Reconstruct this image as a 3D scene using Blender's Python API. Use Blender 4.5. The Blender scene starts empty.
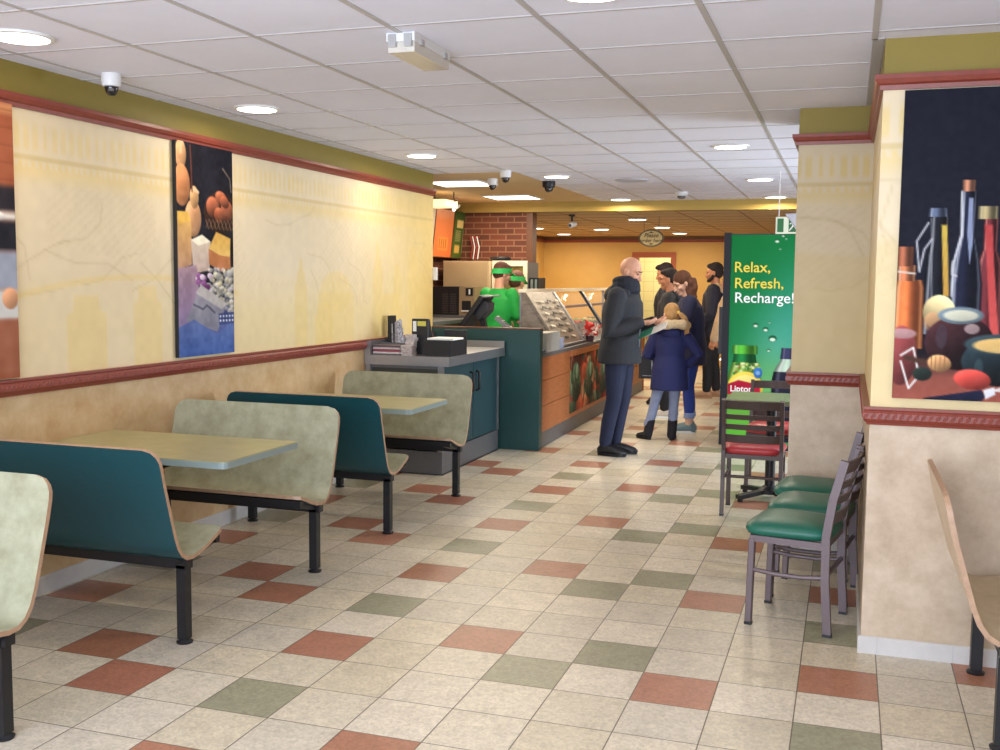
import bpy, bmesh, math, random
import numpy as np
from mathutils import Vector, Matrix
random.seed(7); np.random.seed(7)
PI = math.pi
SC = bpy.context.scene
COL = SC.collection

# ---------------------------------------------------------------- colour and materials
def lin(c):
    c = c / 255.0
    return c / 12.92 if c <= 0.04045 else ((c + 0.055) / 1.055) ** 2.4
def S(r, g, b): return (lin(r), lin(g), lin(b))
def lin_np(a):
    a = np.clip(np.asarray(a, float) / 255.0, 0, 1)
    return np.where(a <= 0.04045, a / 12.92, ((a + 0.055) / 1.055) ** 2.4)

def mat(name, col, rough=0.5, metal=0.0, var=0.0, scale=8.0, bump=0.0, bscale=60.0, emit=0.0, ecol=None,
        alpha=None, trans=0.0, attr=None, col2=None, stretch=None, spec=None, coat=0.0):
    m = bpy.data.materials.new(name); m.use_nodes = True
    nt = m.node_tree; N = nt.nodes; L = nt.links
    b = N['Principled BSDF']
    b.inputs['Roughness'].default_value = rough
    b.inputs['Metallic'].default_value = metal
    b.inputs['Base Color'].default_value = (*col, 1)
    if spec is not None: b.inputs['Specular IOR Level'].default_value = spec
    if coat: b.inputs['Coat Weight'].default_value = coat
    src = None
    tc = N.new('ShaderNodeTexCoord')
    vec = tc.outputs['Object']
    if stretch:
        mp = N.new('ShaderNodeMapping'); mp.inputs['Scale'].default_value = stretch
        L.new(vec, mp.inputs['Vector']); vec = mp.outputs['Vector']
    if attr:
        a = N.new('ShaderNodeAttribute'); a.attribute_name = attr; src = a.outputs['Color']
    if var > 0:
        n = N.new('ShaderNodeTexNoise'); n.inputs['Scale'].default_value = scale; n.inputs['Detail'].default_value = 5
        n.inputs['Roughness'].default_value = 0.65
        L.new(vec, n.inputs['Vector'])
        r = N.new('ShaderNodeMapRange'); r.inputs['From Min'].default_value = 0.3; r.inputs['From Max'].default_value = 0.7
        L.new(n.outputs['Fac'], r.inputs['Value'])
        if col2 is not None and not attr:
            mx = N.new('ShaderNodeMix'); mx.data_type = 'RGBA'
            mx.inputs[6].default_value = (*col, 1); mx.inputs[7].default_value = (*col2, 1)
            L.new(r.outputs['Result'], mx.inputs[0]); src = mx.outputs[2]
        else:
            r.inputs['To Min'].default_value = 1 - var; r.inputs['To Max'].default_value = 1 + var
            mx = N.new('ShaderNodeVectorMath'); mx.operation = 'SCALE'
            if src is not None: L.new(src, mx.inputs[0])
            else: mx.inputs[0].default_value = col
            L.new(r.outputs['Result'], mx.inputs['Scale']); src = mx.outputs[0]
    if src is not None: L.new(src, b.inputs['Base Color'])
    if bump > 0:
        n2 = N.new('ShaderNodeTexNoise'); n2.inputs['Scale'].default_value = bscale; n2.inputs['Detail'].default_value = 3
        L.new(vec, n2.inputs['Vector'])
        bp = N.new('ShaderNodeBump'); bp.inputs['Strength'].default_value = bump; bp.inputs['Distance'].default_value = 0.01
        L.new(n2.outputs['Fac'], bp.inputs['Height']); L.new(bp.outputs['Normal'], b.inputs['Normal'])
    if emit > 0:
        b.inputs['Emission Color'].default_value = (*(ecol or col), 1); b.inputs['Emission Strength'].default_value = emit
    if trans > 0: b.inputs['Transmission Weight'].default_value = trans
    if alpha is not None: b.inputs['Alpha'].default_value = alpha
    return m

# ---------------------------------------------------------------- object helpers
def mesh_from(bm, name):
    me = bpy.data.meshes.new(name); bm.to_mesh(me); bm.free(); return me
def link(o, parent=None):
    COL.objects.link(o)
    if parent: o.parent = parent
    return o
def obj(name, geo, mats, parent=None, smooth=False, loc=None, rotz=None, label=None):
    me = geo if isinstance(geo, bpy.types.Mesh) else mesh_from(geo, name)
    if not isinstance(mats, (list, tuple)): mats = [mats]
    for i, m in enumerate(mats):
        if i < len(me.materials): me.materials[i] = m
        else: me.materials.append(m)
    if smooth:
        me.polygons.foreach_set('use_smooth', [True] * len(me.polygons))
        if smooth == 'auto': me.set_sharp_from_angle(angle=math.radians(40))
    o = bpy.data.objects.new(name, me); link(o, parent)
    if loc is not None: o.location = loc
    if rotz is not None: o.rotation_euler = (0, 0, rotz)
    if label: o['label'] = label
    return o
def tag(o, label, cat, group=None):
    o['label'] = label; o['category'] = cat
    if group: o['group'] = group
    return o
def thing(name, label, cat, loc=(0, 0, 0), rotz=0.0, group=None):
    o = bpy.data.objects.new(name, None); o.empty_display_size = 0.1
    o.location = loc; o.rotation_euler = (0, 0, rotz); link(o)
    return tag(o, label, cat, group)
def struct(name, geo, mats, smooth=False, parent=None):
    o = obj(name, geo, mats, parent, smooth); o['kind'] = 'structure'; return o
def copy_tree(o, parent=None):
    c = o.copy(); COL.objects.link(c)
    if parent is not None:
        c.parent = parent; c.matrix_parent_inverse = o.matrix_parent_inverse.copy()
    for ch in list(o.children): copy_tree(ch, c)
    return c

def bx(bm, x0, x1, y0, y1, z0, z1, mi=0, M=None):
    v = [bm.verts.new(Vector(p) if M is None else M @ Vector(p)) for p in
         ((x0, y0, z0), (x1, y0, z0), (x1, y1, z0), (x0, y1, z0), (x0, y0, z1), (x1, y0, z1), (x1, y1, z1), (x0, y1, z1))]
    fs = []
    for q in ((0, 3, 2, 1), (4, 5, 6, 7), (0, 1, 5, 4), (1, 2, 6, 5), (2, 3, 7, 6), (3, 0, 4, 7)):
        f = bm.faces.new([v[i] for i in q]); f.material_index = mi; fs.append(f)
    return v, fs
def bev(bm, w, seg=2, ang=30):
    es = [e for e in bm.edges if e.is_manifold and e.calc_face_angle(0) > math.radians(ang)]
    bmesh.ops.bevel(bm, geom=es, offset=w, segments=seg, affect='EDGES', profile=0.6, clamp_overlap=True)
    return bm
def box(x0, x1, y0, y1, z0, z1, b=0.0, seg=2):
    bm = bmesh.new(); bx(bm, x0, x1, y0, y1, z0, z1)
    if b: bev(bm, b, seg)
    return bm
def quad(bm, pts, mi=0):
    f = bm.faces.new([bm.verts.new(p) for p in pts]); f.material_index = mi; return f
def cyl(bm, c, r, h, seg=24, r2=None, mi=0, axis='Z'):
    r2 = r if r2 is None else r2
    R = {'Z': Matrix(), 'X': Matrix.Rotation(PI / 2, 4, 'Y'), 'Y': Matrix.Rotation(-PI / 2, 4, 'X')}[axis]
    a = []; b = []
    for i in range(seg):
        t = 2 * PI * i / seg
        a.append(bm.verts.new(Vector(c) + R @ Vector((r * math.cos(t), r * math.sin(t), 0))))
        b.append(bm.verts.new(Vector(c) + R @ Vector((r2 * math.cos(t), r2 * math.sin(t), h))))
    fs = [bm.faces.new(list(reversed(a))), bm.faces.new(b)]
    for i in range(seg):
        j = (i + 1) % seg; fs.append(bm.faces.new((a[i], a[j], b[j], b[i])))
    for f in fs: f.material_index = mi
def lathe(bm, prof, c=(0, 0, 0), seg=28, mi=0):
    rings = []
    for r, z in prof:
        rings.append([bm.verts.new((c[0] + r * math.cos(2 * PI * i / seg), c[1] + r * math.sin(2 * PI * i / seg), c[2] + z)) for i in range(seg)])
    for a, b in zip(rings, rings[1:]):
        for i in range(seg):
            j = (i + 1) % seg; bm.faces.new((a[i], a[j], b[j], b[i])).material_index = mi
    bm.faces.new(list(reversed(rings[0]))).material_index = mi
    bm.faces.new(rings[-1]).material_index = mi
def prism(bm, poly, axis, a0, a1, mi=0):
    """poly: 2D points; axis 'X': (y,z), 'Y': (x,z), 'Z': (x,y)"""
    f = {'X': lambda p, a: (a, p[0], p[1]), 'Y': lambda p, a: (p[0], a, p[1]), 'Z': lambda p, a: (p[0], p[1], a)}[axis]
    A = [bm.verts.new(f(p, a0)) for p in poly]; B = [bm.verts.new(f(p, a1)) for p in poly]
    bm.faces.new(A).material_index = mi; bm.faces.new(list(reversed(B))).material_index = mi
    n = len(poly)
    for i in range(n):
        j = (i + 1) % n; bm.faces.new((A[i], B[i], B[j], A[j])).material_index = mi
    bmesh.ops.recalc_face_normals(bm, faces=bm.faces[:])
def frame_of(d):
    d = d.normalized(); up = Vector((0, 0, 1)) if abs(d.z) < 0.9 else Vector((1, 0, 0))
    s = d.cross(up).normalized(); return s, d.cross(s).normalized() * -1
def tube(bm, pts, radii, seg=10, cap=True, mi=0):
    """tapered round tube along pts, hemispherical-ish caps"""
    P = [Vector(p) for p in pts]
    if not isinstance(radii, (list, tuple)): radii = [radii] * len(P)
    rings = []; rr = list(radii)
    if cap:
        d0 = (P[0] - P[1]).normalized(); d1 = (P[-1] - P[-2]).normalized()
        P = [P[0] + d0 * rr[0] * 0.85, P[0] + d0 * rr[0] * 0.5] + P + [P[-1] + d1 * rr[-1] * 0.5, P[-1] + d1 * rr[-1] * 0.85]
        rr = [rr[0] * 0.45, rr[0] * 0.85] + rr + [rr[-1] * 0.85, rr[-1] * 0.45]
    s0 = None
    for i, p in enumerate(P):
        d = (P[min(i + 1, len(P) - 1)] - P[max(i - 1, 0)])
        d = d.normalized() if d.length > 1e-9 else Vector((0, 0, 1))
        if s0 is None: s, u = frame_of(d)
        else:
            s = s0 - d * s0.dot(d)
            s = s.normalized() if s.length > 1e-6 else frame_of(d)[0]
            u = d.cross(s).normalized()
        if s0 is None: u = d.cross(s).normalized()
        s0 = s
        rings.append([bm.verts.new(p + (s * math.cos(2 * PI * k / seg) + u * math.sin(2 * PI * k / seg)) * rr[i]) for k in range(seg)])
    for a, b in zip(rings, rings[1:]):
        for k in range(seg):
            j = (k + 1) % seg; bm.faces.new((a[k], a[j], b[j], b[k])).material_index = mi
    bm.faces.new(list(reversed(rings[0]))).material_index = mi; bm.faces.new(rings[-1]).material_index = mi
def bar(bm, p0, p1, w, h, up=(0, 0, 1), mi=0):
    """rectangular bar from p0 to p1"""
    p0 = Vector(p0); p1 = Vector(p1); d = (p1 - p0).normalized(); up = Vector(up)
    s = d.cross(up)
    if s.length < 1e-4: s = d.cross(Vector((1, 0, 0)))
    s.normalize(); u = s.cross(d).normalized()
    v = []
    for p in (p0, p1):
        for a, b in ((-1, -1), (1, -1), (1, 1), (-1, 1)): v.append(bm.verts.new(p + s * a * w / 2 + u * b * h / 2))
    for q in ((0, 3, 2, 1), (4, 5, 6, 7), (0, 1, 5, 4), (1, 2, 6, 5), (2, 3, 7, 6), (3, 0, 4, 7)):
        bm.faces.new([v[i] for i in q]).material_index = mi
    bmesh.ops.recalc_face_normals(bm, faces=bm.faces[:])
def ell(bm, c, r, M=None, seg=16, rings=10):
    g = bmesh.ops.create_uvsphere(bm, u_segments=seg, v_segments=rings, radius=1.0)
    T = Matrix.Translation(Vector(c)) @ (M.to_4x4() if M is not None else Matrix()) @ Matrix.Diagonal((*r, 1))
    bmesh.ops.transform(bm, matrix=T, verts=g['verts'])
def rings_tube(bm, rows, seg=20, mi=0):
    """rows of (cx, cy, z, rx, ry): an upright body of ellipses, closed"""
    rr = []
    for cx, cy, z, rx, ry in rows:
        rr.append([bm.verts.new((cx + rx * math.cos(2 * PI * k / seg), cy + ry * math.sin(2 * PI * k / seg), z)) for k in range(seg)])
    for a, b in zip(rr, rr[1:]):
        for k in range(seg):
            j = (k + 1) % seg; bm.faces.new((a[k], a[j], b[j], b[k])).material_index = mi
    bm.faces.new(list(reversed(rr[0]))).material_index = mi; bm.faces.new(rr[-1]).material_index = mi
def sweep(bm, path, prof, mi=0):
    """profile (out, z) swept along a level path with mitred corners; 'out' is to the right of travel"""
    P = [Vector((p[0], p[1], 0)) for p in path]; rings = []
    for i, p in enumerate(P):
        ds = []
        if i > 0: ds.append((P[i] - P[i - 1]).normalized())
        if i < len(P) - 1: ds.append((P[i + 1] - P[i]).normalized())
        ns = [Vector((d.y, -d.x, 0)) for d in ds]
        n = sum(ns, Vector()).normalized(); k = 1 / max(0.3, n.dot(ns[0]))
        rings.append([bm.verts.new(p + n * k * o + Vector((0, 0, z))) for o, z in prof])
    m = len(prof)
    for a, b in zip(rings, rings[1:]):
        for k in range(m):
            j = (k + 1) % m; bm.faces.new((a[k], a[j], b[j], b[k])).material_index = mi
    bm.faces.new(rings[0]).material_index = mi; bm.faces.new(rings[-1]).material_index = mi
    bmesh.ops.recalc_face_normals(bm, faces=bm.faces[:])
def baked(bm, mods, name='t'):
    me = mesh_from(bm, name); o = bpy.data.objects.new(name, me); COL.objects.link(o)
    for t, kw in mods:
        m = o.modifiers.new(t, t)
        for k, v in kw.items(): setattr(m, k, v)
    dg = bpy.context.evaluated_depsgraph_get(); dg.update()
    out = bpy.data.meshes.new_from_object(o.evaluated_get(dg))
    bpy.data.objects.remove(o); bpy.data.meshes.remove(me); return out
def blob(bm, voxel=0.012, it=4, fac=0.5):
    return baked(bm, [('REMESH', dict(mode='VOXEL', voxel_size=voxel, use_smooth_shade=True)), ('SMOOTH', dict(iterations=it, factor=fac))])
def text_mesh(body, size, extrude=0.0015, offset=0.0, shear=0.0, align='LEFT'):
    cu = bpy.data.curves.new('t', 'FONT'); cu.body = body; cu.size = size; cu.extrude = extrude; cu.offset = offset
    cu.shear = shear; cu.align_x = align; cu.fill_mode = 'BOTH'; cu.resolution_u = 4
    o = bpy.data.objects.new('t', cu); COL.objects.link(o)
    dg = bpy.context.evaluated_depsgraph_get(); dg.update()
    me = bpy.data.meshes.new_from_object(o.evaluated_get(dg)); bpy.data.objects.remove(o); return me
def place_text(body, size, parent, m, loc, rot, name='lettering', **kw):
    o = obj(name, text_mesh(body, size, **kw), m, parent); o.location = loc; o.rotation_euler = rot; return o

# ---------------------------------------------------------------- painted prints (colour attribute on a fine grid)
class Paint:
    """a small painter: u to the right, v DOWN, both in metres"""
    def __init__(s, W, H, d, bg=(255, 255, 255)):
        s.W, s.H = W, H; s.nx = max(2, int(W / d)); s.ny = max(2, int(H / d))
        s.u, s.v = np.meshgrid(np.linspace(0, W, s.nx + 1), np.linspace(0, H, s.ny + 1)); s.d = d
        s.c = np.zeros((s.ny + 1, s.nx + 1, 3)) + np.array(bg, float)
    def mix(s, m, col):
        m = np.clip(m, 0, 1)[..., None]; s.c = s.c * (1 - m) + np.asarray(col, float) * m
    def soft(s, dist, w=None):
        w = w or s.d; return np.clip(0.5 - dist / w, 0, 1)
    def ell(s, cu, cv, ru, rv, col, ang=0, shade=0.35, light=(-0.5, -0.6), a=1.0):
        c, n = math.cos(ang), math.sin(ang); x = s.u - cu; y = s.v - cv
        p = (x * c + y * n) / ru; q = (-x * n + y * c) / rv; r = np.sqrt(p * p + q * q)
        m = s.soft((r - 1) * min(ru, rv)) * a
        sh = 1 + shade * (light[0] * p + light[1] * q)
        s.mix(m, np.clip(np.asarray(col, float) * sh[..., None], 0, 255))
    def poly(s, pts, col, col2=None, a=1.0, horiz=False):
        x, y = s.u, s.v; ins = np.zeros_like(x, bool); dmin = np.full_like(x, 1e9); n = len(pts)
        for i in range(n):
            (x1, y1), (x2, y2) = pts[i], pts[(i + 1) % n]
            if y1 != y2:
                cr = ((y1 > y) != (y2 > y)) & (x < (x2 - x1) * (y - y1) / (y2 - y1) + x1); ins ^= cr
            L = (x2 - x1) ** 2 + (y2 - y1) ** 2 + 1e-12
            t = np.clip(((x - x1) * (x2 - x1) + (y - y1) * (y2 - y1)) / L, 0, 1)
            dmin = np.minimum(dmin, np.hypot(x - x1 - t * (x2 - x1), y - y1 - t * (y2 - y1)))
        m = s.soft(np.where(ins, -dmin, dmin)) * a
        if col2 is None: s.mix(m, col)
        else:
            us = [p[0] if horiz else p[1] for p in pts]; t = np.clip(((s.u if horiz else s.v) - min(us)) / (max(us) - min(us) + 1e-9), 0, 1)[..., None]
            s.mix(m, np.asarray(col, float) * (1 - t) + np.asarray(col2, float) * t)
    def line(s, pts, w, col, a=1.0):
        dm = np.full_like(s.u, 1e9)
        for (x1, y1), (x2, y2) in zip(pts, pts[1:]):
            L = (x2 - x1) ** 2 + (y2 - y1) ** 2 + 1e-12
            t = np.clip(((s.u - x1) * (x2 - x1) + (s.v - y1) * (y2 - y1)) / L, 0, 1)
            dm = np.minimum(dm, np.hypot(s.u - x1 - t * (x2 - x1), s.v - y1 - t * (y2 - y1)))
        s.mix(s.soft(dm - w / 2, max(s.d, w * .5)) * a, col)
    def lathe(s, cu, prof, col, hi=None, a=1.0):
        """upright bottle: prof list of (v, half width); shaded as a cylinder"""
        vs = [p[0] for p in prof]; hw = np.interp(s.v, vs, [p[1] for p in prof], left=0, right=0)
        x = s.u - cu; m = s.soft(np.abs(x) - hw) * (hw > 0) * a
        t = np.clip(x / np.maximum(hw, 1e-6), -1, 1); sh = 0.5 + 0.68 * np.exp(-((t + 0.3) / 0.5) ** 2) + 0.12 * np.exp(-((t - 0.8) / 0.15) ** 2)
        s.mix(m, np.clip(np.asarray(col, float) * sh[..., None], 0, 255))
        if hi is not None: s.mix(m * np.exp(-((t + 0.68) / 0.12) ** 2) * 0.75, hi); s.mix(m * np.exp(-((t - 0.82) / 0.09) ** 2) * 0.35, hi)
    def noise(s, cell, amp, seed=0):
        rs = np.random.RandomState(seed); gx = int(s.W / cell) + 3; gy = int(s.H / cell) + 3
        g = rs.rand(gy, gx); fx = s.u / cell; fy = s.v / cell; ix = fx.astype(int); iy = fy.astype(int); tx = fx - ix; ty = fy - iy
        tx = tx * tx * (3 - 2 * tx); ty = ty * ty * (3 - 2 * ty)
        v = (g[iy, ix] * (1 - tx) + g[iy, ix + 1] * tx) * (1 - ty) + (g[iy + 1, ix] * (1 - tx) + g[iy + 1, ix + 1] * tx) * ty
        return (v - 0.5) * 2 * amp
    def mesh(s, origin, ud, vd, name='print'):
        """origin: world point of the top-left corner; ud: direction of u; vd: direction of v (down)"""
        o = np.array(origin, float); ud = np.array(ud, float); vd = np.array(vd, float)
        P = o + s.u[..., None] * ud + s.v[..., None] * vd
        nx, ny = s.nx, s.ny; idx = np.arange((nx + 1) * (ny + 1)).reshape(ny + 1, nx + 1)
        F = np.stack([idx[:-1, :-1], idx[1:, :-1], idx[1:, 1:], idx[:-1, 1:]], -1).reshape(-1, 4)
        me = bpy.data.meshes.new(name); me.from_pydata(P.reshape(-1, 3).tolist(), [], F.tolist())
        at = me.color_attributes.new('paint', 'FLOAT_COLOR', 'POINT')
        rgba = np.ones((len(me.vertices), 4), np.float32); rgba[:, :3] = lin_np(s.c.reshape(-1, 3))
        at.data.foreach_set('color', rgba.ravel()); me.update(); return me
# ---------------------------------------------------------------- dimensions
WX = -3.755            # left wall plane
RAIL0, RAIL1 = 1.005, 1.085
TOP0, TOP1 = 2.365, 2.425
CZ = 2.573             # ceiling height
YE = 9.28              # end of the left wall
CX, CY = 0.103, 4.65    # corner of the near pillar
PX, PY = -0.305, 6.33  # corner of the second pillar
TX0, TY0, TS, TT = -1.925448, 3.195735, 0.298614, 0.301126   # floor tile lattice

M = {}
M['mural'] = mat('mural_print', (1, 1, 1), 0.55, attr='paint', bump=0.05, bscale=40, var=0.02, scale=3)
M['tan'] = mat('tan_marbled_laminate', S(212, 184, 142), 0.5, var=1, scale=7, col2=S(188, 150, 102))
M['tan_r'] = mat('pale_marbled_laminate', S(208, 189, 165), 0.5, var=1, scale=8, col2=S(178, 156, 130))
M['olive'] = mat('olive_paint', S(138, 120, 48), 0.6, var=0.03)
M['trimwood'] = mat('reddish_brown_moulding', S(132, 58, 44), 0.38, var=0.12, scale=30)
M['skirt'] = mat('skirting_tile', S(200, 196, 192), 0.4, var=0.08, scale=6)
M['ceil'] = mat('white_ceiling_tile', S(230, 231, 246), 0.9, var=0.03, scale=2)
M['ceilbar'] = mat('ceiling_grid', S(186, 182, 182), 0.5)
M['ceiltan'] = mat('tan_ceiling', S(214, 186, 140), 0.85, var=0.03, scale=2)
M['bench'] = mat('grey_green_mottled_laminate', S(172, 172, 147), 0.34, var=1, scale=11, col2=S(140, 139, 113))
M['teal'] = mat('teal_laminate', S(18, 68, 76), 0.35, var=0.1, scale=20, stretch=(1, 1, 8))
M['edgeply'] = mat('plywood_edge', S(172, 138, 110), 0.45, var=0.15, scale=40)
M['table'] = mat('olive_mottled_tabletop', S(178, 170, 122), 0.28, var=1, scale=9, col2=S(158, 152, 104))
M['tabledge'] = mat('blue_grey_table_edge', S(136, 152, 152), 0.4)
M['table2'] = mat('green_mottled_tabletop', S(132, 138, 92), 0.3, var=1, scale=9, col2=S(112, 118, 74))
M['black'] = mat('black_metal', S(28, 28, 32), 0.4, metal=0.2)
M['blackpl'] = mat('black_plastic', S(22, 22, 26), 0.45)
M['steel'] = mat('brushed_steel', S(168, 168, 172), 0.35, metal=0.85, var=0.05, scale=30)
M['dsteel'] = mat('dull_grey_steel', S(112, 112, 114), 0.45, metal=0.5, var=0.06, scale=12)
M['panelteal'] = mat('dark_teal_panel', S(30, 72, 72), 0.4, var=0.08, scale=30, stretch=(1, 1, 0.2))
M['wood'] = mat('orange_brown_wood', S(178, 108, 62), 0.42, var=1, scale=5, col2=S(150, 84, 44), stretch=(8, 1, 8))
M['darkwood'] = mat('dark_brown_wood', S(98, 58, 34), 0.45, var=0.1, scale=8)
M['white'] = mat('white_plastic', S(226, 226, 226), 0.4)
M['cream'] = mat('cream_enamel', S(226, 214, 190), 0.4)
M['lens'] = mat('lit_lens', (1, 0.97, 0.9), 0.5, emit=7, ecol=(1, 0.95, 0.86))
M['glow'] = mat('lit_panel', (1, 0.95, 0.82), 0.5, emit=5, ecol=(1, 0.92, 0.76))
M['ochre'] = mat('ochre_wall_paint', S(208, 168, 96), 0.6, var=1, scale=1.2, col2=S(198, 154, 78))
M['brownband'] = mat('brown_wall_band', S(120, 86, 44), 0.6)
M['print'] = mat('printed_poster', (1, 1, 1), 0.6, attr='paint', var=0.02, scale=20, spec=0.12)
M['glass'] = mat('clear_glass', (1, 1, 1), 0.03, alpha=0.06, spec=0.05)
M['yellow'] = mat('yellow_lettering', S(236, 214, 66), 0.5)
M['letwhite'] = mat('white_lettering', S(244, 246, 244), 0.5)

def brick_mat():
    m = mat('red_brick', S(120, 62, 38), 0.8); nt = m.node_tree; N = nt.nodes; b = N['Principled BSDF']
    tc = N.new('ShaderNodeTexCoord'); mp = N.new('ShaderNodeMapping'); sx = N.new('ShaderNodeSeparateXYZ'); cb = N.new('ShaderNodeCombineXYZ')
    ad = N.new('ShaderNodeMath'); ad.operation = 'ADD'
    nt.links.new(tc.outputs['Object'], sx.inputs[0]); nt.links.new(sx.outputs['X'], ad.inputs[0]); nt.links.new(sx.outputs['Y'], ad.inputs[1])
    nt.links.new(ad.outputs[0], cb.inputs['X']); nt.links.new(sx.outputs['Z'], cb.inputs['Y'])
    t = N.new('ShaderNodeTexBrick'); nt.links.new(cb.outputs[0], t.inputs['Vector'])
    t.inputs['Color1'].default_value = (*S(112, 60, 40), 1); t.inputs['Color2'].default_value = (*S(90, 48, 34), 1)
    t.inputs['Mortar'].default_value = (*S(138, 96, 70), 1); t.inputs['Scale'].default_value = 1.0
    t.inputs['Brick Width'].default_value = 0.22; t.inputs['Row Height'].default_value = 0.075; t.inputs['Mortar Size'].default_value = 0.008
    nt.links.new(t.outputs['Color'], b.inputs['Base Color']); return m
M['brick'] = brick_mat()

def floor_mat():
    m = mat('stone_floor_tiles', (1, 1, 1), 0.36, attr='tile', var=0.1, scale=9, spec=0.4); nt = m.node_tree; N = nt.nodes; L = nt.links
    b = N['Principled BSDF']; src = b.inputs['Base Color'].links[0].from_socket
    tc = N.new('ShaderNodeTexCoord'); sx = N.new('ShaderNodeSeparateXYZ'); L.new(tc.outputs['Object'], sx.inputs[0])
    def M1(op, a, bv):
        n = N.new('ShaderNodeMath'); n.operation = op
        for i, v in ((0, a), (1, bv)):
            if v is None: continue
            if isinstance(v, (int, float)): n.inputs[i].default_value = v
            else: L.new(v, n.inputs[i])
        return n.outputs[0]
    ds = []
    for ax, o, sz in (('X', TX0, TS), ('Y', TY0, TT)):
        f = M1('FRACT', M1('DIVIDE', M1('SUBTRACT', sx.outputs[ax], o), sz), None)
        ds.append(M1('MULTIPLY', M1('MINIMUM', f, M1('SUBTRACT', 1.0, f)), sz))
    d = M1('MINIMUM', ds[0], ds[1])
    g = N.new('ShaderNodeMapRange'); g.inputs['From Min'].default_value = 0.0012; g.inputs['From Max'].default_value = 0.0032
    L.new(d, g.inputs['Value'])
    mx = N.new('ShaderNodeMix'); mx.data_type = 'RGBA'; mx.inputs[6].default_value = (*S(96, 84, 70), 1)
    L.new(g.outputs['Result'], mx.inputs[0])
    # veins of the stone
    n = N.new('ShaderNodeTexNoise'); n.inputs['Scale'].default_value = 52; n.inputs['Detail'].default_value = 6; n.inputs['Distortion'].default_value = 1.2
    L.new(tc.outputs['Object'], n.inputs['Vector'])
    r = N.new('ShaderNodeMapRange'); r.inputs['From Min'].default_value = 0.34; r.inputs['From Max'].default_value = 0.62
    r.inputs['To Min'].default_value = 0.80; r.inputs['To Max'].default_value = 1.06; L.new(n.outputs['Fac'], r.inputs['Value'])
    v = N.new('ShaderNodeVectorMath'); v.operation = 'SCALE'; L.new(src, v.inputs[0]); L.new(r.outputs['Result'], v.inputs['Scale'])
    L.new(v.outputs[0], mx.inputs[7]); L.new(mx.outputs[2], b.inputs['Base Color'])
    bp = N.new('ShaderNodeBump'); bp.inputs['Strength'].default_value = 0.25; bp.inputs['Distance'].default_value = 0.004
    h = M1('ADD', M1('MULTIPLY', n.outputs['Fac'], 0.5), g.outputs['Result'])
    L.new(h, bp.inputs['Height']); L.new(bp.outputs['Normal'], b.inputs['Normal'])
    return m

# ---------------------------------------------------------------- floor
def build_floor():
    verts = []; faces = []; cols = []
    rs = random.Random(3)
    base = [(211, 200, 178), (205, 194, 171), (214, 203, 183), (208, 196, 171), (203, 193, 174)]
    for i in range(-14, 17):
        for j in range(-18, 60):
            x0 = TX0 + i * TS; y0 = TY0 + j * TT
            k = len(verts)
            verts += [(x0, y0, 0), (x0 + TS, y0, 0), (x0 + TS, y0 + TT, 0), (x0, y0 + TT, 0)]
            faces.append((k, k + 1, k + 2, k + 3))
            c = None; q = j % 4
            # coloured tiles: the layout repeats every four rows
            ii = i
            R = {-3: 0, -4: 1, -6: 3, -1: 2, 1: 3, 4: 2, 6: 3, 8: 0, 9: 1, -9: 0, -8: 3}
            G = {-1: 0, -6: 1, 2: 2, 3: 3, 6: 1, 11: 2, -10: 2}
            if R.get(ii) == q: c = (172 + (d := rs.uniform(-7, 7)), 118 + d + rs.uniform(-3, 3), 94 + d)
            elif G.get(ii) == q: c = (150 + (d := rs.uniform(-5, 5)), 147 + d, 121 + d)
            else:
                c = rs.choice(base); d = rs.uniform(-4, 4); c = (c[0] + d, c[1] + d, c[2] + d)
            cols += [S(*c)] * 4
    me = bpy.data.meshes.new('floor'); me.from_pydata(verts, [], faces)
    at = me.color_attributes.new('tile', 'FLOAT_COLOR', 'POINT')
    a = np.ones((len(verts), 4), np.float32); a[:, :3] = np.array(cols); at.data.foreach_set('color', a.ravel())
    bm = bmesh.new(); bm.from_mesh(me); bpy.data.meshes.remove(me)
    struct('floor', bm, floor_mat())
build_floor()

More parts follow.
